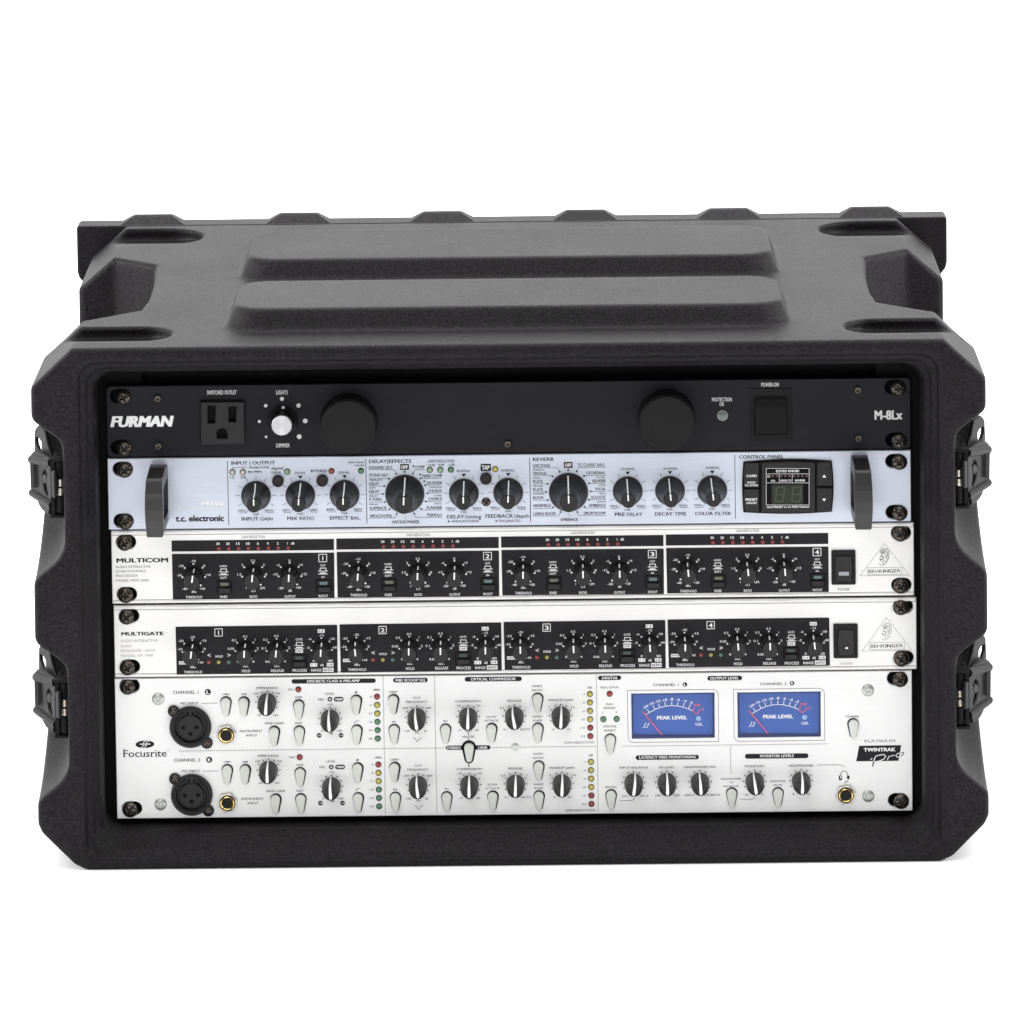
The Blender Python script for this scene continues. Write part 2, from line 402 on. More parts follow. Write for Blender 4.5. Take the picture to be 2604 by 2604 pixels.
# latches -----------------------------------------------------------
def plane_pt(px, py, a, b):        # photo pixel onto the vertical plane through (x,y) points a and b
    dvec = _fw+_r2*(px-1302)/FPX-_u2*(py-1302-SY)/FPX
    nrm = np.array([-(b[1]-a[1]), b[0]-a[0]]); t = ((a[0]-C0[0])*nrm[0]+(a[1]-C0[1])*nrm[1])/(dvec[0]*nrm[0]+dvec[1]*nrm[1])
    return C0+t*dvec
LB = np.array([-278.0, 0.0, 208.0])
def rev(F): return [tuple(reversed(f)) for f in F]
def slab(pts, a, b, th, holes=(), flip=False, bevel=0.5):
    """polygon given by photo pixels on the vertical plane a-b, thickened by th behind it"""
    u = np.array([b[0]-a[0], b[1]-a[1]]); u = u/np.linalg.norm(u)
    def loc2(p): q = plane_pt(p[0], p[1], a, b); return ((q[0]-a[0])*u[0]+(q[1]-a[1])*u[1], q[2])
    V, F = prism_data([loc2(p) for p in pts], 0, th, [[loc2(p) for p in hh] for hh in holes], bevel)
    nrm = np.array([u[1], -u[0]])
    out = []
    for s, t, z in V:
        out.append((a[0]+u[0]*s+nrm[0]*t-LB[0], a[1]+u[1]*s+nrm[1]*t-LB[1], z-LB[2]))
    return out, rev(F)
def zl(x, y): return 60+x/7.154, 1060+y/7.154
A_, B_ = (-270.5, -23.0), (-290.5, 27.0)
parts = {}
pl = [zl(*p) for p in ((110, 795), (165, 800), (190, 815), (470, 850), (480, 930), (560, 975), (575, 1560), (520, 1560), (200, 1330), (125, 1300))]
hole = [zl(*p) for p in ((345, 1010), (380, 955), (408, 1000), (408, 1200), (440, 1400), (425, 1445), (370, 1330), (335, 1130))]
parts['latch_plate'] = slab([zl(*p) for p in ((105, 700), (150, 640), (215, 600), (490, 765), (515, 800), (570, 1560), (530, 1690), (150, 1420), (125, 1300))], A_, B_, 1.6, [hole], bevel=0.7)
parts['thumb_turn'] = slab([zl(*p) for p in ((455, 965), (550, 975), (565, 1480), (480, 1470), (425, 1330), (410, 1190), (425, 1040))], (-273.4, -24.1), (-293.4, 25.9), 1.3, bevel=0.6)
parts['grip_slot'] = slab([zl(*p) for p in ((112, 806), (184, 816), (198, 1296), (128, 1284))], (-272.1, -23.6), (-292.1, 26.4), 0.5, bevel=0)
parts['pivot_disc'] = slab([zl(375+42*math.cos(t*math.pi/9), 1130+90*math.sin(t*math.pi/9)) for t in range(18)], (-271.6, -23.4), (-291.6, 26.6), 1.4, bevel=0.5)
st = slab([zl(*p) for p in ((195, 260), (215, 200), (255, 155), (295, 155), (380, 245), (430, 500), (500, 740), (480, 1500), (450, 1780), (430, 1780), (330, 1700), (270, 1600), (240, 1500), (190, 700))],
          (-266.6, -21.4), (-286.6, 28.6), 2.0, [[zl(*p) for p in ((215, 380), (235, 370), (285, 410), (320, 470), (322, 560), (300, 628), (260, 590), (222, 480))]], bevel=0.6)
parts['strike_plate'] = st
def rolled(z0, z1, rad, a, b, t0, t1):   # rolled flange along the plate edge (a cylinder segment)
    V = []; F = []; n = 10
    u = np.array([b[0]-a[0], b[1]-a[1]]); u = u/np.linalg.norm(u); nrm = np.array([u[1], -u[0]])
    L = [0, 1]
    for e, (s, z) in enumerate(((t0, z0), (t1, z1))):
        for r2 in (rad, rad-1.4):
            for k in range(n+1):
                an = math.pi*k/n-0.2
                V.append((a[0]+u[0]*s-nrm[0]*(r2*math.sin(an)-0.6)-LB[0], a[1]+u[1]*s-nrm[1]*(r2*math.sin(an)-0.6)-LB[1], z+r2*math.cos(an)-LB[2]))
    m_ = n+1
    for k in range(n):
        F.append((k, k+1, 2*m_+k+1, 2*m_+k)); F.append((m_+k+1, m_+k, 3*m_+k, 3*m_+k+1))
        F.append((k+1, k, m_+k, m_+k+1)); F.append((2*m_+k, 2*m_+k+1, 3*m_+k+1, 3*m_+k))
    F.append((0, 2*m_, 3*m_, m_)); F.append((n, m_+n, 3*m_+n, 2*m_+n))
    return V, F
pa = plane_pt(*zl(500, 800), A_, B_); pb = plane_pt(*zl(120, 690), A_, B_)
Lp = math.hypot(pb[0]-pa[0], pb[1]-pa[1])
parts['top_flange'] = rolled(pa[2]-1.0, pb[2]-2.5, 2.9, (pa[0], pa[1]), (pb[0], pb[1]), 0, Lp*0.95)
pa = plane_pt(*zl(515, 1610), A_, B_); pb = plane_pt(*zl(135, 1370), A_, B_)
Lp2 = math.hypot(pb[0]-pa[0], pb[1]-pa[1])
parts['bottom_flange'] = rolled(pa[2], pb[2], 2.7, (pa[0], pa[1]), (pb[0], pb[1]), 0, Lp2*0.96)
def cyl_data(x, y, z0, z1, r, n=20, rings=None):
    V = []; F = []
    prof = rings or [(r, z0), (r, z1)]
    for rr_, z in prof:
        for i in range(n): V.append((x+rr_*math.cos(2*math.pi*i/n)-LB[0], y+rr_*math.sin(2*math.pi*i/n)-LB[1], z-LB[2]))
    for k in range(len(prof)-1):
        for i in range(n): F.append((k*n+i, k*n+(i+1) % n, (k+1)*n+(i+1) % n, (k+1)*n+i))
    F.append(tuple(range(n))[::-1]); F.append(tuple((len(prof)-1)*n+i for i in range(n)))
    return V, F
parts['hinge_barrel'] = cyl_data(-268.9, -20, 214.6, 223.5, 2.7)
parts['hinge_barrel_'] = cyl_data(-268.9, -20, 193.0, 202.6, 2.7)
parts['hinge_pin'] = cyl_data(-268.9, -20, 191.0, 226.0, 1.2, 12)
def coil(z0, z1, n_=5):
    pr = []
    for k in range(n_*4+1):
        z = z0+(z1-z0)*k/(n_*4); pr.append((2.2+0.45*abs(math.sin(math.pi*k/4)), z))
    return cyl_data(-268.9, -20, z0, z1, 2.4, 18, pr)
parts['spring'] = coil(209.0, 213.4, 6); parts['spring_'] = coil(203.4, 207.9, 6)
def boxd(x0, x1, y0, y1, z0, z1):
    v = [(x-LB[0], y-LB[1], z-LB[2]) for x in (x0, x1) for y in (y0, y1) for z in (z0, z1)]
    return v, [(0, 1, 3, 2), (4, 6, 7, 5), (0, 4, 5, 1), (2, 3, 7, 6), (0, 2, 6, 4), (1, 5, 7, 3)]
parts['end_bracket'] = boxd(-275.0, -264.5, -23.5, -13, 224.2, 225.8)
parts['end_bracket_'] = boxd(-275.0, -264.5, -23.5, -13, 190.2, 191.6)
parts['hinge_leaf'] = boxd(-274.5, -272.2, -22, 6, 192, 224)
latch_meshes = {}
for side in (-1, 1):
    for zoff in (0.0, -134.6):
        lr = bpy.data.objects.new('latch', None); col.objects.link(lr); lr.parent = case; lr.empty_display_size = .01
        wl = np.array([LB[0] if side < 0 else -LB[0], LB[1], LB[2]+zoff]); WL[lr.name] = wl
        lr.location = [(wl[i]-WL[case.name][i])*S for i in range(3)]
        for nm, (v, f) in parts.items():
            key = (nm, side)
            if key not in latch_meshes:
                vv = [((x if side < 0 else -x), y, z) for x, y, z in v]
                me = mk(vv, f if side < 0 else rev(f)); latch_meshes[key] = me
            place(nm.rstrip('_'), latch_meshes[key], 'spring' if 'spring' in nm else 'interior' if nm == 'grip_slot' else 'latch', lr, tuple(wl))

# ================================================================== PRINT (flat lettering and marks)
JOBS = []        # text jobs
INK = {}         # (unit, colour) -> [verts, faces]
LAY = [0.10]
def ink(unit, color): return INK.setdefault((unit, color), ([], []))
CUR = [None]
def addpoly(color, pts, depth=None, xz=False):
    V, F = ink(CUR[0], color); y = -LAY[0] if depth is None else depth
    q = pts if xz else [Q(a, b, y) for a, b in pts]
    if area2(q) < 0: q = q[::-1]
    o = len(V); V.extend([(a, y, b) for a, b in q])
    if len(q) <= 4: F.append(tuple(range(o, o+len(q)))); return
    for t in tessellate_polygon([[Vector((a, b, 0)) for a, b in q]]):
        t = list(t)
        (ax, az), (bx, bz), (cx, cz) = q[t[0]], q[t[1]], q[t[2]]
        if (bx-ax)*(cz-az)-(bz-az)*(cx-ax) < 0: t.reverse()
        F.append(tuple(o+i for i in t))
def line(color, pts, wd, depth=None, px=False):        # wd in mm
    y = -LAY[0] if depth is None else depth
    q = [np.array(Q(a, b, y)) for a, b in pts]
    for a, b in zip(q[:-1], q[1:]):
        e = b-a; L = np.linalg.norm(e)
        if L < 1e-6: continue
        e = e/L; n_ = np.array([-e[1], e[0]])*wd/2; a2 = a-e*wd*0.3; b2 = b+e*wd*0.3
        addpoly(color, [tuple(a2+n_), tuple(a2-n_), tuple(b2-n_), tuple(b2+n_)], y, True)
def dot(color, x, y, r, depth=None, n=10, rz=None):    # r in zoom px
    d_ = -LAY[0] if depth is None else depth
    cx, cz = Q(x, y, d_); rm = r/FR[2]/4.27
    addpoly(color, circ(cx, cz, rm, n, (rz/FR[2]/4.2) if rz else None), d_, True)
def rect(color, x0, x1, y0, y1, rad=0, depth=None):
    d_ = -LAY[0] if depth is None else depth
    cx, cz = Q((x0+x1)/2, (y0+y1)/2, d_); a = (x1-x0)/2/FR[2]/4.265; b = (y1-y0)/2/FR[2]/4.135
    if rad: addpoly(color, rrect(cx-a, cx+a, cz-b, cz+b, min(rad/FR[2]/4.2, a-0.01, b-0.01), 5), d_, True)
    else: addpoly(color, [(cx-a, cz-b), (cx+a, cz-b), (cx+a, cz+b), (cx-a, cz+b)], d_, True)
def T(s, x0, x1, base, hh, wt=1, color='black', depth=None, shear=0.0, rot=0.0):
    d_ = -LAY[0] if depth is None else depth
    cx, cz = Q((x0+x1)/2, base, d_)
    JOBS.append((CUR[0], color, s, cx, cz, (x1-x0)/FR[2]/4.265, hh/FR[2]/4.135, wt, d_, shear, rot))
def TC(s, cx, base, wd, hh, wt=1, color='white', **k): T(s, cx-wd/2, cx+wd/2, base, hh, wt, color, **k)
def flush_text():
    cache = {}
    for j in JOBS:
        key = (j[2], j[7])
        if key in cache: continue
        cu = bpy.data.curves.new('t', 'FONT'); cu.body = j[2]; cu.size = 1; cu.resolution_u = 2
        cu.offset = 0.0; cu.dimensions = '2D'; cu.fill_mode = 'BOTH'
        o = bpy.data.objects.new('t', cu); col.objects.link(o); cache[key] = o
    bpy.context.view_layer.update(); dg = bpy.context.evaluated_depsgraph_get()
    geo = {}
    for key, o in cache.items():
        me = o.evaluated_get(dg).to_mesh()
        v = np.array([q.co[:] for q in me.vertices]) if len(me.vertices) else np.zeros((0, 3))
        f = [tuple(p.vertices) for p in me.polygons]
        geo[key] = (v, f); o.evaluated_get(dg).to_mesh_clear()
    for o in cache.values():
        cu = o.data; bpy.data.objects.remove(o); bpy.data.curves.remove(cu)
    cap = 0.729
    for (unit, color, s, cx, cz, wd, hh, wt, dep, shear, rot) in JOBS:
        v, f = geo[(s, wt)]
        if not len(v): continue
        V, F = ink(unit, color); o = len(V)
        x0, x1 = v[:, 0].min(), v[:, 0].max()
        k = wd/max(x1-x0, 1e-6) if s not in ('1', 'I', 'l') else hh/cap*0.9
        kz = hh/cap
        if s in '<>+-': kz = k
        xs = (v[:, 0]-(x0+x1)/2)*k; zs = v[:, 1]*kz
        xs = xs+zs*shear
        if rot: xs, zs = xs*math.cos(rot)-zs*math.sin(rot), xs*math.sin(rot)+zs*math.cos(rot)
        em = hh/cap
        kx = min(k/kz, 1.6)
        sh = {0: ((0, 0),), 1: ((-.012, 0), (.012, 0)), 2: ((-.024, 0), (0, .01), (.024, 0)), 3: ((-.042, -.02), (-.042, .02), (0, 0), (.042, -.02), (.042, .02)),
              4: ((-.06, -.022), (-.06, .022), (-.02, 0), (.02, 0), (.06, -.022), (.06, .022))}[wt]
        for n_, (dx, dz) in enumerate(sh):
            o = len(V)
            V.extend([(cx+a*(1-0.02*(wt > 1))+dx*em*kx, dep-0.010*n_, cz+b+dz*em) for a, b in zip(xs, zs)])
            F.extend([tuple(i+o for i in q) for q in f])
def flush_ink(units):
    names = {'white': 'white_lettering', 'offwhite': 'pale_lettering', 'black': 'black_lettering', 'grey': 'grey_lettering', 'lgrey': 'faded_lettering', 'red': 'red_lettering', 'dimled': 'unlit_indicator_row', 'segment': 'unlit_digits'}
    for (u, c), (V, F) in INK.items():
        base = WL[units[u].name]
        o = place(names[c], mk([(a-base[0], b-base[1], cz-base[2]) for a, b, cz in V], F), c, units[u], tuple(base)); o['kind'] = 'stuff'

# ================================================================== shared small parts
# pan head screw with a cross recess
def screw_mesh(R0, H0, cross=True):
    hh = R0/20
    Xs, Ys, Zs = grid((-R0*1.2, R0*1.2, -H0*1.4, 1.0, -R0*1.2, R0*1.2), hh)
    rad = np.sqrt(Xs**2+Zs**2); Rs = (R0*R0+H0*H0)/(2*H0)
    dd = np.maximum(np.sqrt(rad**2+(Ys-(Rs-H0))**2)-Rs, Ys-0.2)
    dd = smax(dd, rad-R0*0.985, R0*0.12)
    a, b = R0*0.11, R0*0.50
    dep = -H0*0.30
    c1 = np.maximum(np.abs(Xs)-a, np.abs(Zs)-b); c2 = np.maximum(np.abs(Zs)-a, np.abs(Xs)-b); c3 = np.sqrt(Xs**2+Zs**2)-R0*0.24
    cr = np.maximum(np.minimum(np.minimum(c1, c2), c3)+(Ys+H0)*0.12, Ys-dep)
    dd = smax(dd, -cr, R0*0.03)
    V, F = surface_nets(np.ascontiguousarray(dd), (-R0*1.2, -H0*1.4, -R0*1.2), hh)
    return mesh_np(V, F)
SCREW = screw_mesh(5.0, 3.0); SCREW.materials.append(MT['screw'])
NSCREW = screw_mesh(4.0, 1.3); NSCREW.materials.append(MT['nickel'])
SSCREW = screw_mesh(2.9, 1.6); SSCREW.materials.append(MT['screw'])
CROSS = {}
def cross(R0, H0):
    k = (R0, H0)
    if k not in CROSS:
        a, b = R0*0.15, R0*0.42
        lp = [(-a, -b), (a, -b), (a, -a), (b, -a), (b, a), (a, a), (a, b), (-a, b), (-a, a), (-b, a), (-b, -a), (-a, -a)]
        CROSS[k] = prism(lp, -H0*0.34, -H0*0.32)
    return CROSS[k]
def screw(unit, sx, sy, kind='big', rot=None, src_px=True):
    me, R0, H0 = {'big': (SCREW, 5.0, 3.0), 'nick': (NSCREW, 4.0, 1.3), 'small': (SSCREW, 2.9, 1.6)}[kind]
    if not src_px: sx, sy = src(sx, sy)
    p = P(sx, sy, -H0*0.6)
    rt = random.uniform(-0.9, 0.9) if rot is None else rot
    o = place('screw', me, None, unit, (p[0], -0.05 if kind != 'big' else -0.3, p[2]), (0, rt, 0))
    place('cross_recess', cross(R0, H0), 'recess' if kind != 'nick' else 'nickel', o, (p[0], -0.05 if kind != 'big' else -0.3, p[2]))
    return o
# generic lathe knob with a pointer line draped over its profile
def pointer_data(prof, s0, s1, w0, w1, lift=0.12, across=0.0, n=22):
    """strip that follows the outside of a profile from arc position s0 to the axis, then `across` beyond it"""
    pts = [(r, y) for r, y in prof]
    if pts[-1][0] > 1e-6: pts.append((0.0, pts[-1][1]))
    seg = [0]
    for a, b in zip(pts[:-1], pts[1:]): seg.append(seg[-1]+math.dist(a, b))
    tot = seg[-1]
    def at(s):
        s = min(max(s, 0), tot)
        for i in range(len(seg)-1):
            if s <= seg[i+1]+1e-9:
                t = (s-seg[i])/max(seg[i+1]-seg[i], 1e-9); a, b = pts[i], pts[i+1]
                dx, dy = b[0]-a[0], b[1]-a[1]; L = math.hypot(dx, dy) or 1
                nr, ny = (-dy/L, dx/L)
                return a[0]+dx*t+nr*lift, a[1]+dy*t+ny*lift
        return pts[-1]
    S0, S1 = tot*s0, tot*s1
    path = [at(S0+(S1-S0)*k/n) for k in range(n+1)]
    path = [(r, y) for r, y in path]
    if across:
        yf = path[-1][1]; path += [(-across*k/4, yf) for k in range(1, 5)]
    V = []; F = []; N = len(path)
    for k, (r, y) in enumerate(path):
        t = k/(N-1); wv = w0+(w1-w0)*t**1.5
        if across and k == N-1: wv *= 0.45
        if across and k == N-2: wv *= 0.85
        V += [(-wv/2, y, r), (wv/2, y, r)]
    for k in range(N-1): F.append((2*k, 2*k+1, 2*k+3, 2*k+2))
    return V, F
K = {}
pr_tc = [(9.0, 0), (9.0, -0.9), (8.4, -2.0), (7.2, -4.2), (6.2, -7.0), (5.4, -9.6), (4.8, -11.2), (4.6, -12), (4.4, -26.0), (4.05, -26.8)]
K['tc'] = (lathe(pr_tc, 48), mk(*pointer_data(pr_tc[2:], 0.03, 1.0, 0.75, 0.75)))
pr_tl = [(11.8, 0), (11.8, -0.9), (11.2, -2.2), (9.8, -4.4), (8.2, -7.6), (7.0, -10.4), (6.2, -12.6), (5.9, -13.6), (5.6, -28.8), (5.2, -29.8)]
K['tl'] = (lathe(pr_tl, 56), mk(*pointer_data(pr_tl[2:], 0.03, 1.0, 0.8, 0.8)))
pr_bh = [(5.4, 0), (5.35, -1.2), (5.0, -3), (4.7, -16.4), (4.35, -17.2)]
def fluted(prof, n=54, dep=0.16, lo=1, hi=4):
    V, F = lathe_data(prof, n); V = list(V)
    for k in range(lo, hi):
        for i in range(n):
            if i % 3 == 0:
                x, y, z = V[k*n+i]; r = math.hypot(x, z); V[k*n+i] = (x*(1-dep/r), y, z*(1-dep/r))
    return mk(V, F)
K['bh'] = (fluted(pr_bh), join([pointer_data(pr_bh[2:4], 0.02, 0.50, 0.8, 0.8, 0.15), pointer_data([(4.35, -17.2), (0, -17.2)], 0.0, 1.0, 0.85, 0.85, 0.12)]))
pr_fo = [(5.75, 0), (5.75, -1.0), (5.7, -3), (5.5, -7.5), (5.15, -11.6), (4.6, -14.8), (3.8, -16.9), (2.7, -17.9), (1.2, -18.4), (0.0, -18.5)]
K['fo'] = (lathe(pr_fo, 40), mk(*pointer_data(pr_fo[1:], 0.0, 1.0, 0.75, 2.0, 0.30, across=2.9)))
def knob(unit, kind, x, y, ang=0.0, material='knob', pcol='white'):
    c = Q(x, y, 0); me, pt = K[kind]
    o = place('knob', me, material, unit, (c[0], -0.25, c[1]), (0, math.radians(ang), 0))
    place('pointer', pt, pcol, o, (c[0], -0.25, c[1]))
    return o
LEDM = {}
def ledp(unit, x, y, material, r=1.6, flat=False):
    c = Q(x, y, -0.3); k = (round(r, 2), flat, material)
    if k not in LEDM:
        if flat: me = lathe([(r, 0), (r, -0.25), (r*0.8, -0.4)], 18)
        else: me = lathe([(r, 0)]+[(r*math.cos(a), -0.3-r*0.75*math.sin(a)) for a in (0.0, 0.35, 0.7, 1.0, 1.25, 1.5)]+[(0, -0.3-r*0.75)], 20)
        me.materials.append(MT[material]); LEDM[k] = me
    o = place('indicator_led', LEDM[k], None, unit, (c[0], -0.42 if flat else -0.15, c[1]))
    if not flat:
        kk = ('bz', round(r, 2))
        if kk not in LEDM: LEDM[kk] = lathe([(r+0.38, 0), (r+0.38, -0.22), (r*0.9, -0.3)], 22)
        place('bezel', LEDM[kk], 'black', o, (c[0], -0.05, c[1]))
    return o
# tear-drop push button
def tear(rc, rt, dz, n=14):
    al = math.asin((rc-rt)/dz)
    o = []
    for k in range(n+1):
        a = -al+(math.pi+2*al)*k/n; o.append((rc*math.cos(a), rc*math.sin(a)))
    for k in range(n//2+1):
        a = math.pi+al+(math.pi-2*al)*k/(n//2); o.append((rt*math.cos(a), -dz+rt*math.sin(a)))
    return o
TB = prism(tear(2.95, 1.75, 7.0), -2.3, 0, bevel=0.7, steps=3, smooth=True); TB.materials.append(MT['button'])
TW = prism(tear(3.55, 2.1, 6.9), -0.18, 0); TW.materials.append(MT['black'])
TD = lathe([(1.55, 0), (1.5, -0.12), (1.1, -0.2), (0.0, -0.26)], 20); TD.materials.append(MT['button'])
def tbutton(unit, x, y, jx=0.0):
    a, b = src(x, y); p = P(a, b, -2.3)
    o = place('push_button', TB, None, unit, (p[0]-jx, -0.1, p[2]))
    place('button_well', TW, None, o, (p[0]+0.12, -0.02, p[2]+0.15))
    place('button_dimple', TD, None, o, (p[0]-jx, -2.38, p[2]+0.1))
def slot(cx, cz, rw, rh, n=8):     # stadium hole, rw half width, rh radius
    o = []
    for k in range(n+1):
        a = -math.pi/2+math.pi*k/n; o.append((cx+rw-rh+rh*math.cos(a), cz+rh*math.sin(a)))
    for k in range(n+1):
        a = math.pi/2+math.pi*k/n; o.append((cx-rw+rh+rh*math.cos(a), cz+rh*math.sin(a)))
    return o
units = {}
def make_unit(key, name, label, cat, xl, xr, zl_, zh, material, holes, bevel=0.35, corner=None, depth=3.0):
    u = thing(name, label, cat, ((xl+xr)/2, 0, zl_)); units[key] = u; bx = (xl+xr)/2
    lp = rrect(xl-bx, xr-bx, 0, zh-zl_, corner, 4) if corner else [(xl-bx, 0), (xr-bx, 0), (xr-bx, zh-zl_), (xl-bx, zh-zl_)]
    hl = [[(a-bx, b-zl_) for a, b in hh] for hh in holes]
    place('front_panel', prism(lp, 0, depth, hl, bevel=bevel), material, u, (bx, 0, zl_))
    place('chassis', box(-215, 215, 0, 120, 0, zh-zl_-3), 'interior', u, (0, depth+8, zl_+1.5))
    return u
def pslab(name, unit, pts, y0, y1, material, holes=(), bevel=0.3, steps=1, smooth=False):
    q = [Q(a, b, y0) for a, b in pts]; c = np.mean(q, 0)
    hl = [[(Q(a, b, y0)[0]-c[0], Q(a, b, y0)[1]-c[1]) for a, b in hh] for hh in holes]
    return place(name, prism([(a-c[0], b-c[1]) for a, b in q], y0, y1, hl, bevel, steps, smooth), material, unit, (c[0], 0, c[1]))
def prect(name, unit, x0, x1, y0, y1, d0, d1, material, holes=(), bevel=0.3, rad=0.0, steps=1):
    cx, cz = Q((x0+x1)/2, (y0+y1)/2, d0); a = (x1-x0)/2/FR[2]/4.265; b = (y1-y0)/2/FR[2]/4.135
    lp = rrect(-a, a, -b, b, rad, 4) if rad else [(-a, -b), (a, -b), (a, b), (-a, b)]
    return place(name, prism(lp, d0, d1, holes, bevel, steps), material, unit, (cx, 0, cz))

SL = {'F': [(313, 1011.5), (315.6, 1142), (2284.7, 988.4), (2286.7, 1122.8)], 'T': [(316.2, 1197), (318.4, 1328.8), (2287.7, 1176.8), (2288.5, 1306.4)],
      'M': [(316.5, 1382.8), (318.8, 1515.6), (2289.7, 1359.4), (2291, 1492)], 'G': [(321.2, 1570.6), (323.3, 1699.8), (2291, 1546.6), (2292.6, 1677)],
      'K': [(323.8, 1748.9), (330, 2061), (2289.7, 1729.6), (2292.4, 2039.7)]}
SO = {'F': (-2.6, -2.6), 'T': (-1.4, -3.0), 'M': (1.0, 0.6), 'G': (2.0, 1.8), 'K': (1.6, -2.4)}
def slots(k):
    o = []
    for i, (a, b) in enumerate(SL[k]):
        p = P(a, b-1, -1.8); o.append(slot(p[0]+SO[k][0 if i < 2 else 1]*0.8, p[2]+0.4, 6.1, 4.3))
    return o
def all_screws(k):
    for a, b in SL[k]: screw(units[k], a, b)

# ================================================================== 1. POWER CONDITIONER
u = make_unit('F', 'power_conditioner', 'black one-space power conditioner, topmost unit, with a mains outlet, dimmer and two round light pods', 'power conditioner', -242.0, 241.6, 221.7, 264.9, 'anodised', slots('F'), corner=2.6)
all_screws('F'); CUR[0] = 'F'
frame(260, 950, 4.7125)
T('FURMAN', 98, 832, 635, 130, 4, 'white', shear=0.22)
for a, b in ((401, 1013.7), (403, 1135), (1291, 1129), (2181.7, 992.4), (2183, 1114.7)):
    p = P(a, b, -1); o = place('socket_screw', lathe([(2.2, 0), (2.2, -1.4), (1.9, -1.9), (1.25, -1.9), (1.15, -0.9), (0.5, -0.7), (0, -1.1)], 20), 'screw', u, (p[0], -0.02, p[2]))
# outlet
def hrect(x0, x1, y0, y1): return [(x0, y0), (x1, y0), (x1, y1), (x0, y1)]
gp = [(1435+62*math.cos(math.radians(a)), 722-62*math.sin(math.radians(a))) for a in range(0, 181, 20)]+[(1375, 775), (1495, 775)]
o = pslab('mains_outlet', u, [(1174, 340), (1705, 335), (1708, 848), (1178, 855)], -3.0, -0.05, 'knob', [hrect(1266, 1350, 390, 592), hrect(1518, 1600, 402, 576), gp], bevel=0.5)
place('outlet_cavity', box(-13, 13, 0, 0.05, -13, 13), 'interior', o, (WL[o.name][0], -0.12, WL[o.name][2]))
frame(480, 950, 2.3)
T('SWITCHED OUTLET', 105, 282, 122, 25, 2, 'offwhite'); T('LIGHTS', 511, 580, 122, 25, 2, 'offwhite'); T('DIMMER', 511, 592, 432, 25, 2, 'offwhite')
for x, y, r in ((545, 148, 12), (450, 188, 10.5), (642, 187, 13), (413, 280, 9.5), (681, 277, 14), (452, 370, 7.5), (646, 369, 14)): dot('offwhite', x, y, r, n=16)
c = Q(549, 278, 0)
dm = place('dimmer_knob', fluted([(9.2, 0), (9.1, -1.4), (7.4, -2.8), (7.2, -3.2), (6.9, -12.0), (6.6, -12.4)], 60, 0.25, 3, 5), 'knob', u, (c[0], -0.1, c[1]))
place('metal_cap', lathe([(6.1, 0), (6.1, -0.35), (5.8, -0.6), (0, -0.62)], 40), 'silver', dm, (c[0], -12.5, c[1]))
p = P(*src(552, 199), -2.5); place('index_dot', lathe([(1.0, 0), (0.9, -0.2), (0, -0.25)], 14), 'offwhite', dm, (p[0], -2.2, p[2]))
for fx, (bx_, by_), (dx_, dy_) in (((480, 950, 2.3), (937, 280), (928, 318)), ((1560, 950, 2.477), (334, 275), (340, 318))):
    frame(*fx); c = Q(bx_, by_, 0)
    lt = place('light_pod', lathe([(17.4, 0), (17.2, -1.0), (16.6, -1.8), (16.5, -15.4)], 64), 'knob', u, (c[0], -0.02, c[1]))
    place('pod_cap', lathe([(16.2, -15.2), (16.2, -16.2), (15.7, -16.8), (0, -16.9)], 64), 'podcap', lt, (c[0], -0.02, c[1]))
frame(1560, 950, 2.477)
T('POWER-ON', 930, 1043, 82, 26, 2, 'offwhite'); T('PROTECTION', 619, 747, 175, 25, 2, 'offwhite'); T('OK', 668, 698, 204, 25, 2, 'offwhite')
T('M-8Lx', 1645, 1820, 288, 58, 3, 'offwhite')
c = Q(687, 262, 0); o = place('indicator_led', lathe([(3.4, 0), (3.3, -0.8), (2.6, -1.0), (2.4, -0.7), (2.2, -0.7), (2.0, -1.2), (1.5, -1.3), (1.4, -1.0), (1.2, -1.4), (0.7, -1.6), (0.5, -1.3), (0, -1.7)], 32), 'ledclear', u, (c[0], -0.02, c[1]))
sw = prect('rocker_switch', u, 862, 1125, 96, 428, -0.5, -0.05, 'podcap', [circ(0, 0, 0.1, 3)], bevel=0.2)
c0 = Q(993, 263, -2)
V = [(-11.8, -0.6, -14.0), (11.8, -0.6, -14.0), (11.8, -4.2, -12.6), (-11.8, -4.2, -12.6), (-11.8, -2.6, 6.2), (11.8, -2.6, 6.2), (11.8, -0.9, 11.6), (-11.8, -0.9, 11.6)]
V = [(x*0.8, y, z*0.83) for x, y, z in V]
F = [(0, 1, 2, 3), (3, 2, 5, 4), (4, 5, 6, 7), (0, 3, 4, 7), (1, 6, 5, 2)]
place('rocker', mk(V, F), 'podcap', sw, (c0[0], 0, c0[1]))
prect('rocker_gap', sw, 888, 1098, 140, 388, -0.6, -0.52, 'interior', bevel=0)

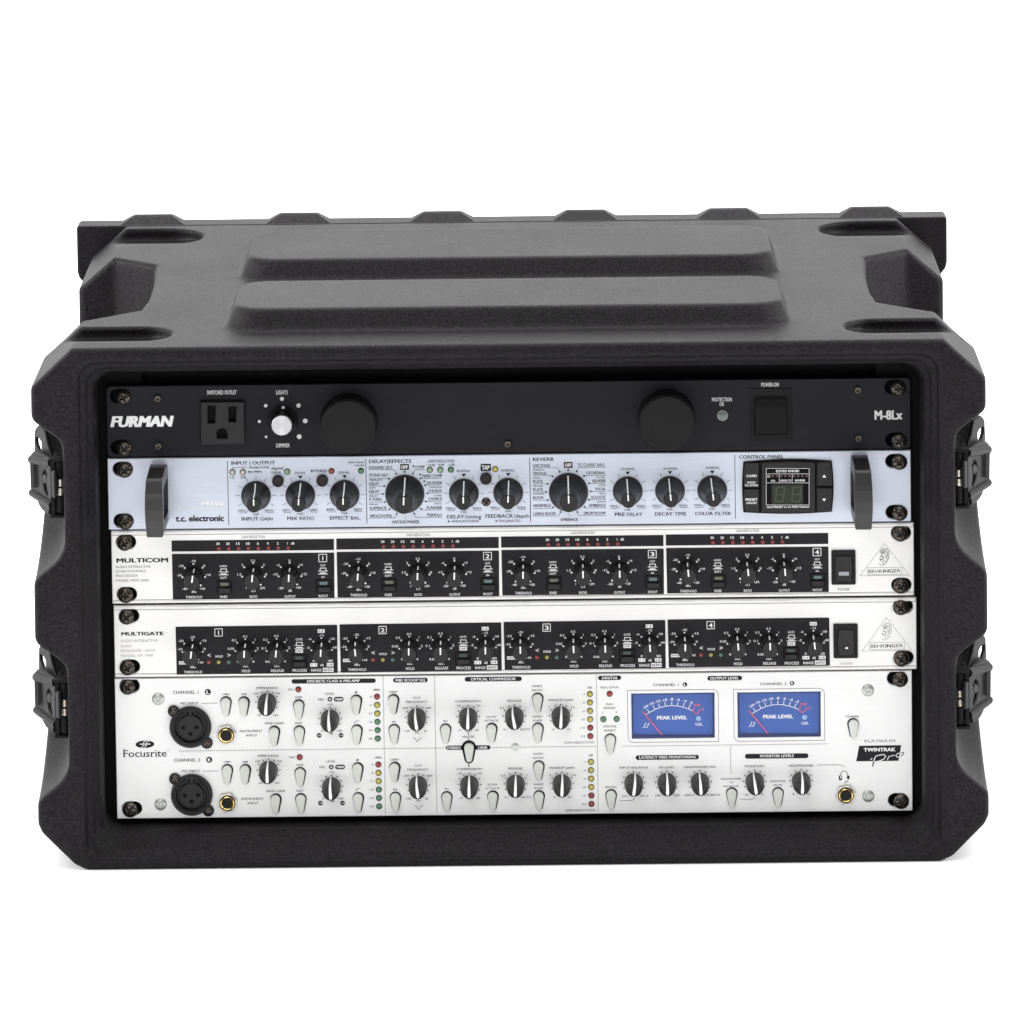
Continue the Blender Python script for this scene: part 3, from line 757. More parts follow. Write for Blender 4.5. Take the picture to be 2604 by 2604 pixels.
# ================================================================== 2. EFFECTS PROCESSOR
u = make_unit('T', 'effects_processor', 'blue-grey brushed one-space effects unit with two grey handles and black knobs, second from the top', 'effects unit', -242.1, 241.6, 177.2, 220.6, 'tcmetal', slots('T'))
all_screws('T'); CUR[0] = 'T'
frame(260, 950, 4.7125)
T('M350', 1190, 1458, 1580, 48, 2, 'white'); T('EFFECT | REVERB PROCESSOR', 905, 1460, 1628, 22, 1, 'white')
T('t.c. electronic', 875, 1465, 1770, 74, 3, 'black')
line('black', [(1500, 1050), (1516, 1812)], 0.35)
def marks(fx, cx, cy, tri=True, lo='MIN', hi='MAX', b=1, top=False):
    x, y = FR[0]+cx/FR[2], FR[1]+cy/FR[2]; keep = list(FR); frame(x, y, 1)
    for a in (30, 60, 90, 120):
        for s_ in (-1, 1):
            t = math.radians(a*s_); line('grey', [(42.2*math.sin(t), -41.5*math.cos(t)), (51.5*math.sin(t), -50.6*math.cos(t))], 0.28)
    if top: line('grey', [(0, -41), (0, -50)], 0.28)
    T(lo, -35.8-9, -35.8+9, 41.4, 5.8, b); T(hi, 35.6-9.4, 35.6+9.4, 40.8, 5.8, b)
    T('rel.', -8, 8.5, 50, 6.6, 1)
    line('grey', [(-43, 44.5), (-24.5, 44), (-19, 35)], 0.26); line('grey', [(21.5, 34.5), (27.5, 43.2), (45.5, 43.2)], 0.26)
    if tri: addpoly('black', [(-6, -49.5), (6, -49.5), (0, -41.3)])
    frame(*keep)
frame(560, 1150, 4.83)
T('INPUT | OUTPUT', 130, 682, 152, 44, 2); T('-40dB|OVER', 335, 605, 200, 28, 1, 'grey'); T('IN PPM', 340, 507, 255, 28, 2)
T('1|L', 120, 187, 322, 28, 1, 'grey'); T('2|R', 247, 322, 320, 28, 1, 'grey'); T('digital', 625, 777, 212, 34, 1); T('input', 625, 745, 258, 34, 1)
T('EQUAL', 915, 1050, 268, 30, 1, 'grey'); T('EQUAL', 1455, 1592, 262, 30, 1, 'grey'); T('BYPASS', 1110, 1315, 245, 34, 2)
T('dual input', 1567, 1767, 135, 30, 1, 'grey'); T('mode', 1655, 1768, 172, 30, 1, 'grey')
line('grey', [(150, 205), (150, 188), (325, 184)], 0.25); line('grey', [(285, 186), (285, 205)], 0.25)
T('INPUT', 260, 470, 840, 44, 2); T('GAIN', 492, 642, 840, 44, 1); T('MIX', 822, 950, 834, 44, 2); T('RATIO', 975, 1155, 834, 44, 1)
T('EFFECT', 1345, 1580, 828, 44, 2); T('BAL.', 1603, 1728, 828, 44, 1)
line('black', [(1787, 88), (1803, 873)], 0.35)
for cx, cy, lo, hi, b, tr_ in ((440, 532, 'MIN', 'MAX', 1, False), (984, 527, 'DRY', 'WET', 2, True), (1528, 520, 'EFF', 'REV', 2, True)):
    marks(None, cx, cy, tr_, lo, hi, b, not tr_)
knob(u, 'tc', 440, 532, -1); knob(u, 'tc', 984, 527, 3); knob(u, 'tc', 1528, 520, 1)
for x, y, m_ in ((150, 246, 'ledpale'), (278, 246, 'ledpale'), (822, 240, 'ledlime'), (1366, 233, 'ledred'), (1730, 230, 'ledgrn')): ledp(u, x, y, m_, 1.5)
RB = lathe([(3.55, 0), (3.5, -2.6), (3.2, -3.0), (2.7, -3.0), (2.3, -2.6), (0, -2.5)], 32)
def rbutton(x, y):
    a, b = src(x, y); p = P(a, b, -2.5); place('round_button', RB, 'knob', units['T'], (p[0], -0.02, p[2]))
rbutton(708, 360); rbutton(1252, 354)
frame(920, 1150, 4.391)
T('DELAY|EFFECTS', 75, 558, 120, 40, 2)
cond = [('DYNAMIC DLY.', 78, 350, 188, 35), ('COMP', 598, 705, 182, 35), ('STUDIO DLY.', 80, 302, 272, 34), ('HARD COMP', 672, 900, 280, 35), ('TRIPLETS', 80, 232, 320, 19), ('DELAY', 80, 197, 368, 35),
        ('DE-ESSER', 725, 900, 358, 33), ('SMOOTH', 755, 892, 400, 17), ('SOFT', 80, 158, 407, 17), ('DELAY', 80, 198, 455, 35), ('CHORUS', 738, 893, 448, 35), ('LUSH', 808, 895, 492, 17), ('DELAY', 82, 185, 497, 17),
        ('P. PONG', 84, 222, 543, 35), ('CHORUS', 742, 898, 538, 35), ('INST.', 808, 897, 583, 17), ('DELAY', 83, 187, 590, 17), ('SLAPBACK', 84, 282, 640, 35), ('FLANGER', 725, 898, 635, 35),
        ('SMOOTH PHS.', 87, 345, 728, 35), ('TREMOLO', 720, 897, 718, 35), ('VINTAGE PHASER', 330, 648, 795, 35)]
for s, a, b, y, hh in cond: T(s, a, b, y, hh, 2)
T('GAIN REDUCTION', 738, 1037, 103, 21, 2); line('grey', [(725, 112), (1040, 110)], 0.22)
T('-12dB', 720, 820, 155, 26, 1, 'grey'); T('-6dB', 842, 922, 152, 26, 1, 'grey'); T('-3dB', 955, 1038, 152, 26, 1, 'grey')
for x, y in ((384, 240), (305, 296), (252, 378), (236, 467), (258, 557), (311, 637), (391, 688), (572, 236), (656, 292), (710, 368), (732, 458), (715, 550), (661, 633), (584, 685), (479, 220), (577, 155), (650, 248), (698, 325), (970, 773), (1502, 767)):
    dot('black', x, y, 11)
for pts in ([(80, 192), (362, 196), (382, 238)], [(82, 290), (305, 294)], [(82, 378), (252, 378)], [(82, 467), (236, 467)], [(84, 557), (258, 557)], [(85, 652), (290, 650), (311, 637)], [(87, 736), (375, 732), (391, 688)],
            [(656, 292), (890, 291)], [(710, 369), (890, 368)], [(732, 458), (895, 456)], [(715, 552), (898, 550)], [(661, 633), (674, 646), (900, 645)], [(584, 685), (602, 728), (900, 728)], [(572, 236), (590, 197), (707, 193)], [(479, 195), (479, 220)], [(487, 715), (487, 742)]):
    line('grey', pts, 0.24)
LAY[0] = 0.10; rect('black', 428, 527, 132, 197, 9); LAY[0] = 0.18; T('OFF', 440, 515, 184, 38, 3, 'white')
LAY[0] = 0.10; rect('black', 1325, 1443, 130, 210, 12); LAY[0] = 0.18; T('TAP', 1340, 1427, 194, 48, 3, 'white'); LAY[0] = 0.10
T('NORMAL', 1060, 1218, 222, 27, 1, 'grey'); T('NORMAL', 1552, 1712, 216, 27, 1, 'grey')
T('DELAY', 952, 1145, 740, 42, 2); T('/timing', 1148, 1335, 740, 44, 1); T('FEEDBACK', 1378, 1695, 732, 42, 2); T('/depth', 1698, 1868, 732, 44, 1)
T('AMOUNT/DRIVE', 1000, 1310, 784, 28, 1, 'grey'); T('FREQ/RATIO', 1528, 1772, 780, 28, 1, 'grey')
line('black', [(45, 80), (57, 793)], 0.35); line('black', [(1875, 58), (1885, 772)], 0.35)
marks(None, 1140, 458); marks(None, 1635, 450)
knob(u, 'tl', 480, 465, 2); knob(u, 'tc', 1140, 458, 1); knob(u, 'tc', 1635, 450, 3)
for x, y, m_ in ((760, 198, 'ledlime'), (877, 198, 'ledlime'), (995, 195, 'ledgrn'), (1490, 190, 'ledyel')): ledp(u, x, y, m_, 1.5)
rbutton(1385, 300); screw(u, 1388, 558, 'small', src_px=False)
frame(1320, 1150, 4.391)
T('REVERB', 152, 387, 97, 39, 2)
for s, a, b, y, hh in [('LIVE STAGE', 152, 347, 165, 34), ('TC CLASSIC HALL', 652, 963, 158, 35), ('SPRING', 152, 275, 205, 17), ('VINTAGE', 152, 305, 252, 34), ('CATHEDRAL', 745, 965, 247, 34), ('VOCAL', 860, 965, 288, 17), ('GOLD', 152, 240, 296, 17),
                       ('PLATE', 155, 265, 343, 34), ('REVERB', 820, 967, 336, 34), ('LIVE', 893, 965, 377, 17), ('SILVER', 155, 270, 385, 17), ('PLATE', 155, 268, 433, 34), ('VOCAL', 848, 967, 426, 34), ('HALL', 888, 968, 467, 17), ('DAMPED', 155, 290, 473, 17),
                       ('ROOM', 155, 270, 524, 34), ('ACOUSTIC', 800, 970, 518, 34), ('DRUM', 872, 967, 560, 17), ('NEARFIELD', 157, 357, 612, 34), ('AMBIENCE', 775, 970, 610, 34), ('LIVING ROOM', 158, 410, 702, 34), ('DRUM ROOM', 720, 967, 696, 34), ('AMBIENCE', 457, 658, 768, 34)]:
    T(s, a, b, y, hh, 2)
for x, y in ((548, 200), (453, 218), (373, 270), (319, 353), (302, 444), (321, 536), (379, 616), (463, 667), (643, 214), (726, 265), (780, 347), (801, 437), (781, 530), (731, 612), (650, 667)): dot('black', x, y, 11)
for pts in ([(152, 174), (433, 175), (453, 218)], [(152, 262), (360, 262), (373, 270)], [(155, 353), (319, 352)], [(155, 444), (302, 444)], [(155, 536), (321, 536)], [(157, 628), (365, 626), (379, 616)], [(158, 712), (443, 712), (463, 667)],
            [(643, 214), (662, 170), (965, 168)], [(726, 262), (965, 258)], [(780, 348), (967, 346)], [(801, 438), (967, 436)], [(781, 530), (968, 528)], [(731, 612), (742, 624), (970, 622)], [(650, 667), (668, 708), (970, 706)], [(548, 175), (548, 200)], [(556, 690), (556, 718)]):
    line('grey', pts, 0.24)
rect('black', 498, 598, 110, 175, 9); LAY[0] = 0.18; T('OFF', 512, 585, 162, 38, 3, 'white'); LAY[0] = 0.10
T('NORMAL', 1138, 1298, 200, 27, 1, 'grey'); T('NORMAL', 1612, 1772, 195, 27, 1, 'grey')
T('PRE', 1068, 1182, 713, 41, 2); T('DELAY', 1202, 1375, 713, 41, 1); T('DECAY', 1515, 1717, 708, 41, 2); T('TIME', 1735, 1868, 708, 41, 1)
line('black', [(118, 58), (127, 772)], 0.35)
marks(None, 1213, 433); marks(None, 1685, 428)
knob(u, 'tl', 552, 445, -1); knob(u, 'tc', 1213, 433, -3); knob(u, 'tc', 1685, 428, -5)
frame(1720, 1150, 3.116)
T('NORMAL', 233, 347, 132, 19, 1, 'grey'); T('COLOR', 147, 292, 499, 28, 2); T('FILTER', 307, 435, 499, 28, 1); T('CONTROL PANEL', 493, 855, 50, 29, 2)
line('black', [(463, 22), (468, 528)], 0.35)
marks(None, 284, 300); knob(u, 'tc', 284, 300, -6)
# control panel bezel
def arc_pts(pts, n=8): return pts
left = [(532+(-10)*math.sin(math.pi*t/10), 478-398*t/10) for t in range(11)]; right = [(1232+14*math.sin(math.pi*t/10), 72+402*t/10) for t in range(11)]
topc = [(540+690*t/12, 80-18*math.sin(math.pi*t/12)-8*t/12) for t in range(1, 12)]; botc = [(1230-690*t/12, 474+14*math.sin(math.pi*t/12)+4*t/12) for t in range(1, 12)]
bz = pslab('control_bezel', u, left+topc+right+botc, -2.0, -0.05, 'interior', bevel=0.6)
pslab('preset_button', bz, [(540, 86), (655, 84), (655, 282), (532, 282), (530, 190)], -3.0, -1.9, 'knob', bevel=0.4)
pslab('preset_button', bz, [(532, 294), (655, 294), (658, 474), (542, 474), (532, 380)], -3.0, -1.9, 'knob', bevel=0.4)
pslab('arrow_button', bz, [(1114, 78), (1228, 78), (1236, 170), (1238, 268), (1114, 268)], -3.0, -1.9, 'knob', bevel=0.4)
pslab('arrow_button', bz, [(1114, 286), (1238, 286), (1236, 380), (1228, 470), (1114, 472)], -3.0, -1.9, 'knob', bevel=0.4)
pslab('display_cover', bz, [(672, 84), (880, 74), (1102, 80), (1104, 474), (880, 484), (670, 478)], -2.6, -1.9, 'knob', bevel=0.5)
prect('display_glass', bz, 706, 1058, 122, 424, -2.75, -2.61, 'interior', bevel=0)
prect('number_display', bz, 755, 1005, 258, 408, -2.9, -2.76, 'display', bevel=0)
def seg8(x0, x1, y0, y1):
    ym = (y0+y1)/2
    for pts in ([(x0+12, y0), (x1, y0)], [(x0+6, ym), (x1-6, ym)], [(x0, y1), (x1-12, y1)], [(x0+10, y0+6), (x0+5, ym-6)], [(x0+4, ym+6), (x0, y1-6)], [(x1-2, y0+6), (x1-6, ym-6)], [(x1-7, ym+6), (x1-12, y1-6)]): line('segment', pts, 0.75, -2.96)
seg8(785, 858, 280, 390); seg8(915, 990, 280, 390)
D = -2.82
rl = lambda x0, x1, y0, y1: line('white', [(x0, y0), (x1, y0), (x1, y1), (x0, y1), (x0, y0)], 0.22, D)
rl(712, 1052, 128, 418); line('white', [(712, 171), (1052, 171)], 0.2, D); line('white', [(712, 243), (1052, 243)], 0.2, D)
line('white', [(815, 171), (815, 243)], 0.2, D); line('white', [(918, 171), (918, 243)], 0.2, D)
rl(724, 739, 183, 198)
for x in (763, 797, 832, 864, 897, 933, 965, 999, 1032): rect('dimled', x-8, x+8, 179, 196, 0, D)
T('EDITED KNOBS', 788, 975, 158, 19, 2, 'white', D); T('I/O', 752, 782, 233, 15, 2, 'white', D); T('EFFECTS', 825, 912, 233, 16, 2, 'white', D); T('REVERB', 940, 1020, 231, 16, 2, 'white', D)
T('Hold PRESET to set MIDI Channel', 713, 1056, 440, 15, 2, 'white', D)
D = -3.08
T('LOAD', 557, 638, 197, 21, 2, 'white', D); T('HOLD', 562, 626, 247, 16, 2, 'white', D); T('TO STORE', 540, 648, 270, 16, 2, 'white', D); T('PRESET', 548, 643, 385, 21, 2, 'white', D); T('ON/OFF', 553, 638, 410, 16, 2, 'white', D)
addpoly('white', [(1157, 200), (1186, 200), (1171, 176)], D); addpoly('white', [(1157, 368), (1186, 368), (1171, 391)], D)
# handles
def handle(xc, zt0, ztf, zbf, zb0, dep, wd):
    outer = [(0, zt0), (-dep*0.3, zt0+0.9), (-dep*0.6, zt0+0.3), (-dep*0.82, zt0*0.55+ztf*0.45), (-dep*0.97, ztf+1.6), (-dep*1.0, ztf), (-dep*1.04, ztf-7), (-dep*1.065, ztf*0.7+zbf*0.3), (-dep*1.07, (ztf+zbf)/2), (-dep*1.06, zbf*0.7+ztf*0.3), (-dep*1.03, zbf+6), (-dep*0.99, zbf), (-dep*0.96, zbf-1), (-dep*0.6, zb0-0.9), (-dep*0.3, zb0-0.9), (0, zb0)]
    inner = [(-4, zt0-7), (-dep*0.6, zt0-7), (-dep*0.83, ztf-8), (-dep*0.87, (ztf+zbf)/2), (-dep*0.83, zbf+8), (-dep*0.6, zb0+7), (-4, zb0+7)]
    V, F = prism_data(outer, -wd/2, wd/2, [inner], bevel=0)
    V = [(y, x, z) for (x, y, z) in V]; zc = (ztf+zbf)/2
    V = [(x*(1.04-0.20*((z-zc)/21)**2)*(1.0+0.10*(abs(y) < dep*0.2)), y, z-zc) for x, y, z in V]
    me = mk(V, F)
    o = place('handle', me, 'handle', units['T'], (xc, -0.02, zc))
    md = o.modifiers.new('bevel', 'BEVEL'); md.width = 0.0019; md.segments = 4; md.limit_method = 'ANGLE'; md.angle_limit = math.radians(50)
    return o
frame(260, 950, 4.7125)
a = P(400, 1181, 0); b = P(393, 1224, -44); c = P(395, 1364, -44)
handle(P(392, 1290, -44)[0], a[2], b[2], c[2], c[2]-1.0, 44, 10.4)
frame(1720, 1150, 3.116)
a = P(*src(1450, 22), 0); b = P(*src(1470, 165), -44); c = P(*src(1480, 606), -44)
handle(P(*src(1483, 400), -44)[0], a[2], b[2], c[2], c[2]-1.0, 44, 10.4)

# ================================================================== 3 and 4. the two four-channel units
def ridges(key, x0, x1, za, zb_):
    for z0 in (za+0.25, zb_-1.9):
        place('edge_ridge', prism([(x0+0.4, 0), (x1-0.4, 0), (x1-0.4, 1.35), (x0+0.4, 1.35)], -0.45, 0.1, bevel=0.3), 'alu', units[key], (0, 0, z0))
        place('groove_shade_line', box(x0+0.5, x1-0.5, -0.05, 0.02, 0, 0.28), 'grey', units[key], (0, 0, z0+(1.75 if z0 == za+0.25 else -0.65)))  # flat grey line painted as the shade in the edge groove
u = make_unit('M', 'four_channel_compressor', 'aluminium one-space unit lettered MULTICOM with four numbered black sections and red lamp strips', 'compressor', -240.7, 243.2, 131.8, 176.2, 'alu', slots('M'))
ridges('M', -240.7, 243.2, 131.8, 176.2); all_screws('M'); CUR[0] = 'M'
frame(280, 1330, 6.44)
T('MULTICOM', 96, 958, 644, 72, 3); T('AUDIO INTERACTIVE', 88, 665, 735, 40, 0, 'grey'); T('QUAD DYNAMICS', 90, 587, 808, 40, 0, 'grey'); T('PROCESSOR', 92, 457, 882, 40, 0, 'grey'); T('MODEL MDX 2400', 94, 633, 958, 40, 0, 'grey')
def shifted(pts, ox, oy): return [(a+ox, b+oy) for a, b in pts]
def switch_symbol(cx, y0, dp):
    line('white', [(cx-32, y0+34), (cx-32, y0+4), (cx+34, y0+4), (cx+34, y0+34)], 0.42, dp)
    line('white', [(cx-52, y0+38), (cx+54, y0+38)], 0.36, dp); line('white', [(cx-52, y0+72), (cx+54, y0+72)], 0.36, dp)
    line('white', [(cx-30, y0+60), (cx+32, y0+60)], 0.6, dp)
def push_switch(x0, x1, y0, y1, wx0, wx1, wy0, wy1, wm, un):
    o = prect('push_switch', un, x0, x1, y0, y1, -0.75, -0.3, 'interior', bevel=0.15)
    prect('switch_body', o, x0+9, x1-9, y0+9, y1-9, -0.95, -0.7, 'dark', bevel=0.1)
    prect('lamp_window', o, wx0, wx1, wy0, wy1, -1.3, -0.9, wm, bevel=0.1)
    prect('switch_cap', o, x0+22, x1-16, wy1+28, y1-4, -4.2, -0.9, 'knob', bevel=0.5)
DPX = 418.97
angM = [(8, 6, 3), (5, 2, 2), (1, 0, -1), (-4, -6, -4)]
for k in range(4):
    frame(430+DPX*k, 1340-5.1*k, 4.493)
    pslab('lamp_strip', u, [(28, 157), (1883, 139), (1884, 264), (29, 282)], -0.3, 0.02, 'dark', bevel=0.05)
    pslab('channel_panel', u, [(32, 316), (40, 310), (1878, 294), (1886, 300), (1890, 806), (1884, 813), (50, 829), (43, 823)], -0.3, 0.02, 'dark', bevel=0.05)
    T('GAIN REDUCTION', 828, 1095, 126, 30, 0, 'grey', -0.1)
    D = -0.42
    for i, (s, x) in enumerate((('30', 558), ('20', 671), ('15', 787), ('10', 901), ('6', 1015), ('4', 1127), ('2', 1241), ('1', 1354))):
        TC(s, x, 206-i*0.7, 40 if len(s) > 1 else 21, 29, 2, 'white', depth=D); ledp(u, 568+i*113.3, 248-i*1.4, 'flatred', 1.15, True)
    TC('dB', 1412, 201, 40, 29, 2, 'white', depth=D)
    for s, x, y, wd, hh in (('-10', 275, 402, 58, 27), ('-20', 135, 457, 60, 27), ('0', 402, 456, 22, 27), ('-30', 115, 565, 58, 27), ('+10', 445, 560, 60, 27), ('-40', 180, 720, 58, 27), ('dBu', 283, 752, 55, 26), ('+20', 380, 718, 62, 27),
                            ('THRESHOLD', 285, 816, 192, 31), ('HARD', 620, 459, 82, 24), ('SOFT', 622, 592, 78, 25), ('KNEE', 625, 813, 82, 31), ('2', 838, 448, 23, 27), ('3.5', 958, 399, 48, 27), ('5', 1083, 446, 22, 27), ('1.5', 803, 555, 44, 27),
                            ('8', 1108, 554, 22, 27), ('1', 880, 712, 14, 27), ('n:1', 963, 743, 42, 26), ('LIM.', 1070, 711, 60, 27), ('RATIO', 965, 811, 90, 31), ('0', 1376, 397, 22, 27), ('-6', 1245, 447, 38, 27), ('+6', 1508, 444, 40, 27), ('-12', 1213, 553, 58, 27),
                            ('+12', 1545, 551, 60, 27), ('-20', 1277, 711, 60, 27), ('+20', 1476, 706, 62, 27), ('dB', 1382, 741, 40, 27), ('OUTPUT', 1383, 809, 128, 31), ('OUT', 1758, 450, 60, 24), ('IN', 1758, 584, 32, 24), ('IN/OUT', 1762, 803, 108, 31)):
        TC(s, x, y, wd, hh, 1, 'white', depth=D)
    line('white', [(1710, 313), (1800, 312), (1801, 398), (1711, 399), (1710, 313)], 0.4, D); TC(str(k+1), 1756, 382, 44, 52, 2, 'white', depth=D)
    switch_symbol(622, 476, D); switch_symbol(1758, 466, D)
    for x, y in ((278, 422), (178, 468), (382, 466), (152, 575), (412, 572), (362, 668), (961, 413), (859, 461), (1063, 459), (834, 568), (1093, 567), (1046, 660), (1377, 410), (1275, 458), (1480, 455), (1251, 565), (1511, 562), (1463, 657), (196, 668), (876, 660), (1296, 658)):
        dot('white', x, y, 11, D)
    for (x, y), an in zip(((280, 558), (962, 551), (1380, 548)), angM[k]): knob(u, 'bh', x, y, an)
    push_switch(543, 718, 615, 760, 585, 678, 640, 677, 'winolive', u)
    push_switch(1675, 1858, 600, 750, 1718, 1810, 628, 665, 'winteal', u)
def rocker(un, cx, y0, y1, x0, x1, rx0, rx1, ry0, ry1, name='power_switch'):
    o = prect(name, un, x0, x1, y0, y1, -1.6, 0.02, 'dark', bevel=0.4, rad=0.8)
    pts = [(rx0+14, ry0), (rx1-14, ry0), (rx1-4, (ry0*2+ry1)/3), (rx1, (ry0+ry1)/2), (rx1-4, (ry0+2*ry1)/3), (rx1-16, ry1), (rx0+16, ry1), (rx0+4, (ry0+2*ry1)/3), (rx0, (ry0+ry1)/2), (rx0+4, (ry0*2+ry1)/3)]
    pslab('rocker_gap', o, [(p[0]+(5 if p[0] > cx else -5), p[1]+(6 if p[1] > (ry0+ry1)/2 else -5)) for p in pts], -1.66, -1.55, 'interior', bevel=0)
    r = pslab('rocker', o, pts, -2.6, -1.6, 'softknob', bevel=0.6, steps=2)
    me = r.data; zs = [v.co.z for v in me.vertices]; zmin, zmax = min(zs), max(zs)
    for v in me.vertices:
        if v.co.y < -0.0018: v.co.y -= 0.0016*((zmax-v.co.z)/(zmax-zmin))**1.2
    return o
frame(2080, 1320, 4.83)
o = rocker(u, 315, 388, 808, 165, 465, 208, 425, 455, 755)
prect('lamp_window', o, 255, 383, 648, 694, -4.2, -3.2, 'winpale', bevel=0.1)
T('POWER', 245, 390, 880, 34, 0, 'grey', -0.1)
def maker_logo(ox, oy, tri, c):
    line('grey', tri+[tri[0]], 0.16)
    x0, x1, y0, y1 = (605+ox, 1033+ox, 598+oy, 684+oy)
    line('grey', [(x0, y0), (x1, y0-6), (x1, y1-6), (x0, y1), (x0, y0)], 0.16)
    T('BEHR', 618+ox, 792+ox, 662+oy, 44, 0, 'black'); T('ING', 799+ox, 925+ox, 659+oy, 44, 2, 'black'); T('ER', 935+ox, 1018+ox, 656+oy, 44, 0, 'black')
    def ear(pts, wd, cc): line(cc, [(a+ox, b+oy) for a, b in pts], wd)
    ear([(762, 412), (775, 385), (800, 366), (835, 363), (862, 385), (873, 430), (866, 480), (845, 525), (815, 556), (785, 567)], 0.34, c); ear([(768, 564), (756, 548)], 0.34, c)
    ear([(778, 420), (795, 392), (828, 388), (850, 412), (852, 450), (838, 490)], 0.4, c); ear([(826, 506), (800, 526), (792, 545)], 0.34, c)
    ear([(782, 440), (800, 412), (822, 410)], 0.5, 'grey'); ear([(765, 455), (800, 462), (805, 480), (790, 500), (768, 505), (762, 480)], 0.5, c); ear([(815, 430), (835, 440), (828, 470)], 0.4, 'lgrey')
maker_logo(0, 0, [(515, 697), (818, 300), (1120, 688)], 'black')

u = make_unit('G', 'four_channel_noise_gate', 'white aluminium one-space unit lettered MULTIGATE with four numbered black sections, below the MULTICOM unit', 'noise gate', -240.0, 244.5, 86.4, 130.3, 'alu', slots('G'))
ridges('G', -240.0, 244.5, 86.4, 130.3); all_screws('G'); CUR[0] = 'G'
frame(50, 1000, 2.415)
T('MULTIGATE', 621, 887, 1487, 22, 3); T('AUDIO INTERACTIVE', 618, 850, 1527, 16, 0, 'lgrey'); T('QUAD', 618, 687, 1560, 16, 0, 'lgrey'); T('EXPANDER / GATE', 620, 832, 1588, 16, 0, 'lgrey'); T('MODEL XR 1400', 620, 822, 1618, 16, 0, 'lgrey')
T('®', 893, 903, 1475, 8, 0, 'lgrey')
angG = [(7, 4, 6, 3), (-5, 0, 0, 0), (0, -1, -1, -3), (1, -4, 0, -6)]
DGX = 417.15
for k in range(4):
    frame(430+DGX*k, 1560-6.15*k, 4.493)
    pslab('channel_panel', u, [(73, 160), (80, 153), (1912, 131), (1920, 137), (1927, 674), (1921, 680), (93, 702), (87, 696)], -0.3, 0.02, 'dark', bevel=0.05)
    D = -0.42
    for s, x, y, wd, hh in (('-35', 265, 283, 60, 27), ('-50', 135, 326, 62, 27), ('-15', 395, 323, 62, 27), ('-70', 123, 423, 60, 27), ('0', 405, 418, 22, 27), ('+10', 358, 573, 62, 27), ('dBu', 272, 625, 64, 27), ('THRESHOLD', 275, 684, 212, 31),
                            ('<', 458, 503, 36, 27), ('HOLD', 572, 503, 85, 27), ('>', 685, 502, 36, 27), ('0.5', 868, 275, 50, 27), ('0.2', 742, 318, 50, 27), ('1', 983, 313, 14, 27), ('0.05', 708, 415, 75, 27), ('2', 1012, 412, 22, 27), ('0', 788, 563, 22, 27), ('4', 962, 563, 24, 27),
                            ('sec.', 877, 615, 68, 27), ('HOLD', 880, 672, 98, 33), ('0.5', 1226, 270, 50, 27), ('0.2', 1100, 313, 50, 27), ('1', 1342, 310, 14, 27), ('0.1', 1080, 410, 48, 27), ('2', 1372, 405, 22, 27), ('0.05', 1136, 563, 70, 27), ('4', 1322, 560, 24, 27), ('sec.', 1235, 613, 68, 27),
                            ('RELEASE', 1240, 668, 150, 33), ('GATE', 1485, 308, 78, 26), ('PROCESS', 1493, 666, 165, 33), ('-15', 1738, 262, 62, 27), ('-6', 1607, 305, 38, 27), ('-30', 1863, 302, 62, 27), ('-2', 1587, 402, 38, 27), ('-60', 1888, 400, 58, 27), ('0', 1652, 555, 22, 27),
                            ('-80', 1838, 553, 62, 27), ('dB', 1746, 603, 42, 27), ('RANGE', 1683, 663, 118, 33)):
        TC(s, x, y, wd, hh, 1, 'white', depth=D)
    for x0, x1, y0, y1, s, tw, th in ((112, 212, 546, 582, 'BYPASS', 84, 20), (1443, 1530, 410, 450, 'EXP', 62, 24), (1697, 1778, 180, 222, '1:2', 54, 24), (1613, 1693, 568, 608, '1:1', 50, 24), (1800, 1878, 565, 606, '1:4', 54, 24), (1755, 1880, 620, 668, 'RATIO', 104, 30)):
        rect('white', x0, x1, y0, y1, 5, D); TC(s, (x0+x1)/2, y1-(y1-y0-th)/2, tw, th, 2, 'black', depth=D-0.08)
    line('white', [(522, 176), (607, 174), (608, 258), (523, 260), (522, 176)], 0.4, D); TC(str(k+1), 565, 244, 44, 52, 2, 'white', depth=D)
    switch_symbol(1487, 326, D)
    for x, y in ((265, 303), (173, 345), (358, 342), (152, 441), (385, 437), (334, 526), (870, 293), (778, 335), (962, 332), (756, 430), (989, 428), (940, 517), (1229, 289), (1136, 330), (1321, 327), (1115, 428), (1349, 425), (1298, 513), (1739, 281), (1648, 322), (1832, 320), (1626, 420), (1860, 417), (1811, 506)):
        dot('white', x, y, 10, D)
    for (x, y), an in zip(((266, 432), (872, 423), (1232, 419), (1743, 411)), angG[k]): knob(u, 'bh', x, y, an, 'worn')
    for x, m_ in ((455, 'flatred'), (568, 'flatyel'), (681, 'flatgrn')): ledp(u, x, 556, m_, 1.15, True)
    push_switch(1395, 1575, 468, 615, 1437, 1530, 492, 530, 'windark', u)
frame(2080, 1320, 4.83)
o = rocker(u, 341, 1292, 1712, 190, 492, 240, 450, 1360, 1662)
p = P(*src(353, 1592), -4); place('indicator_dot', lathe([(0.95, 0), (0.9, -0.3), (0, -0.4)], 16), 'white', o, (p[0], -3.4, p[2]))
T('POWER', 282, 425, 1792, 32, 0, 'lgrey', -0.1)
maker_logo(29, 918, [(543, 1622), (842, 1207), (1152, 1610)], 'lgrey')

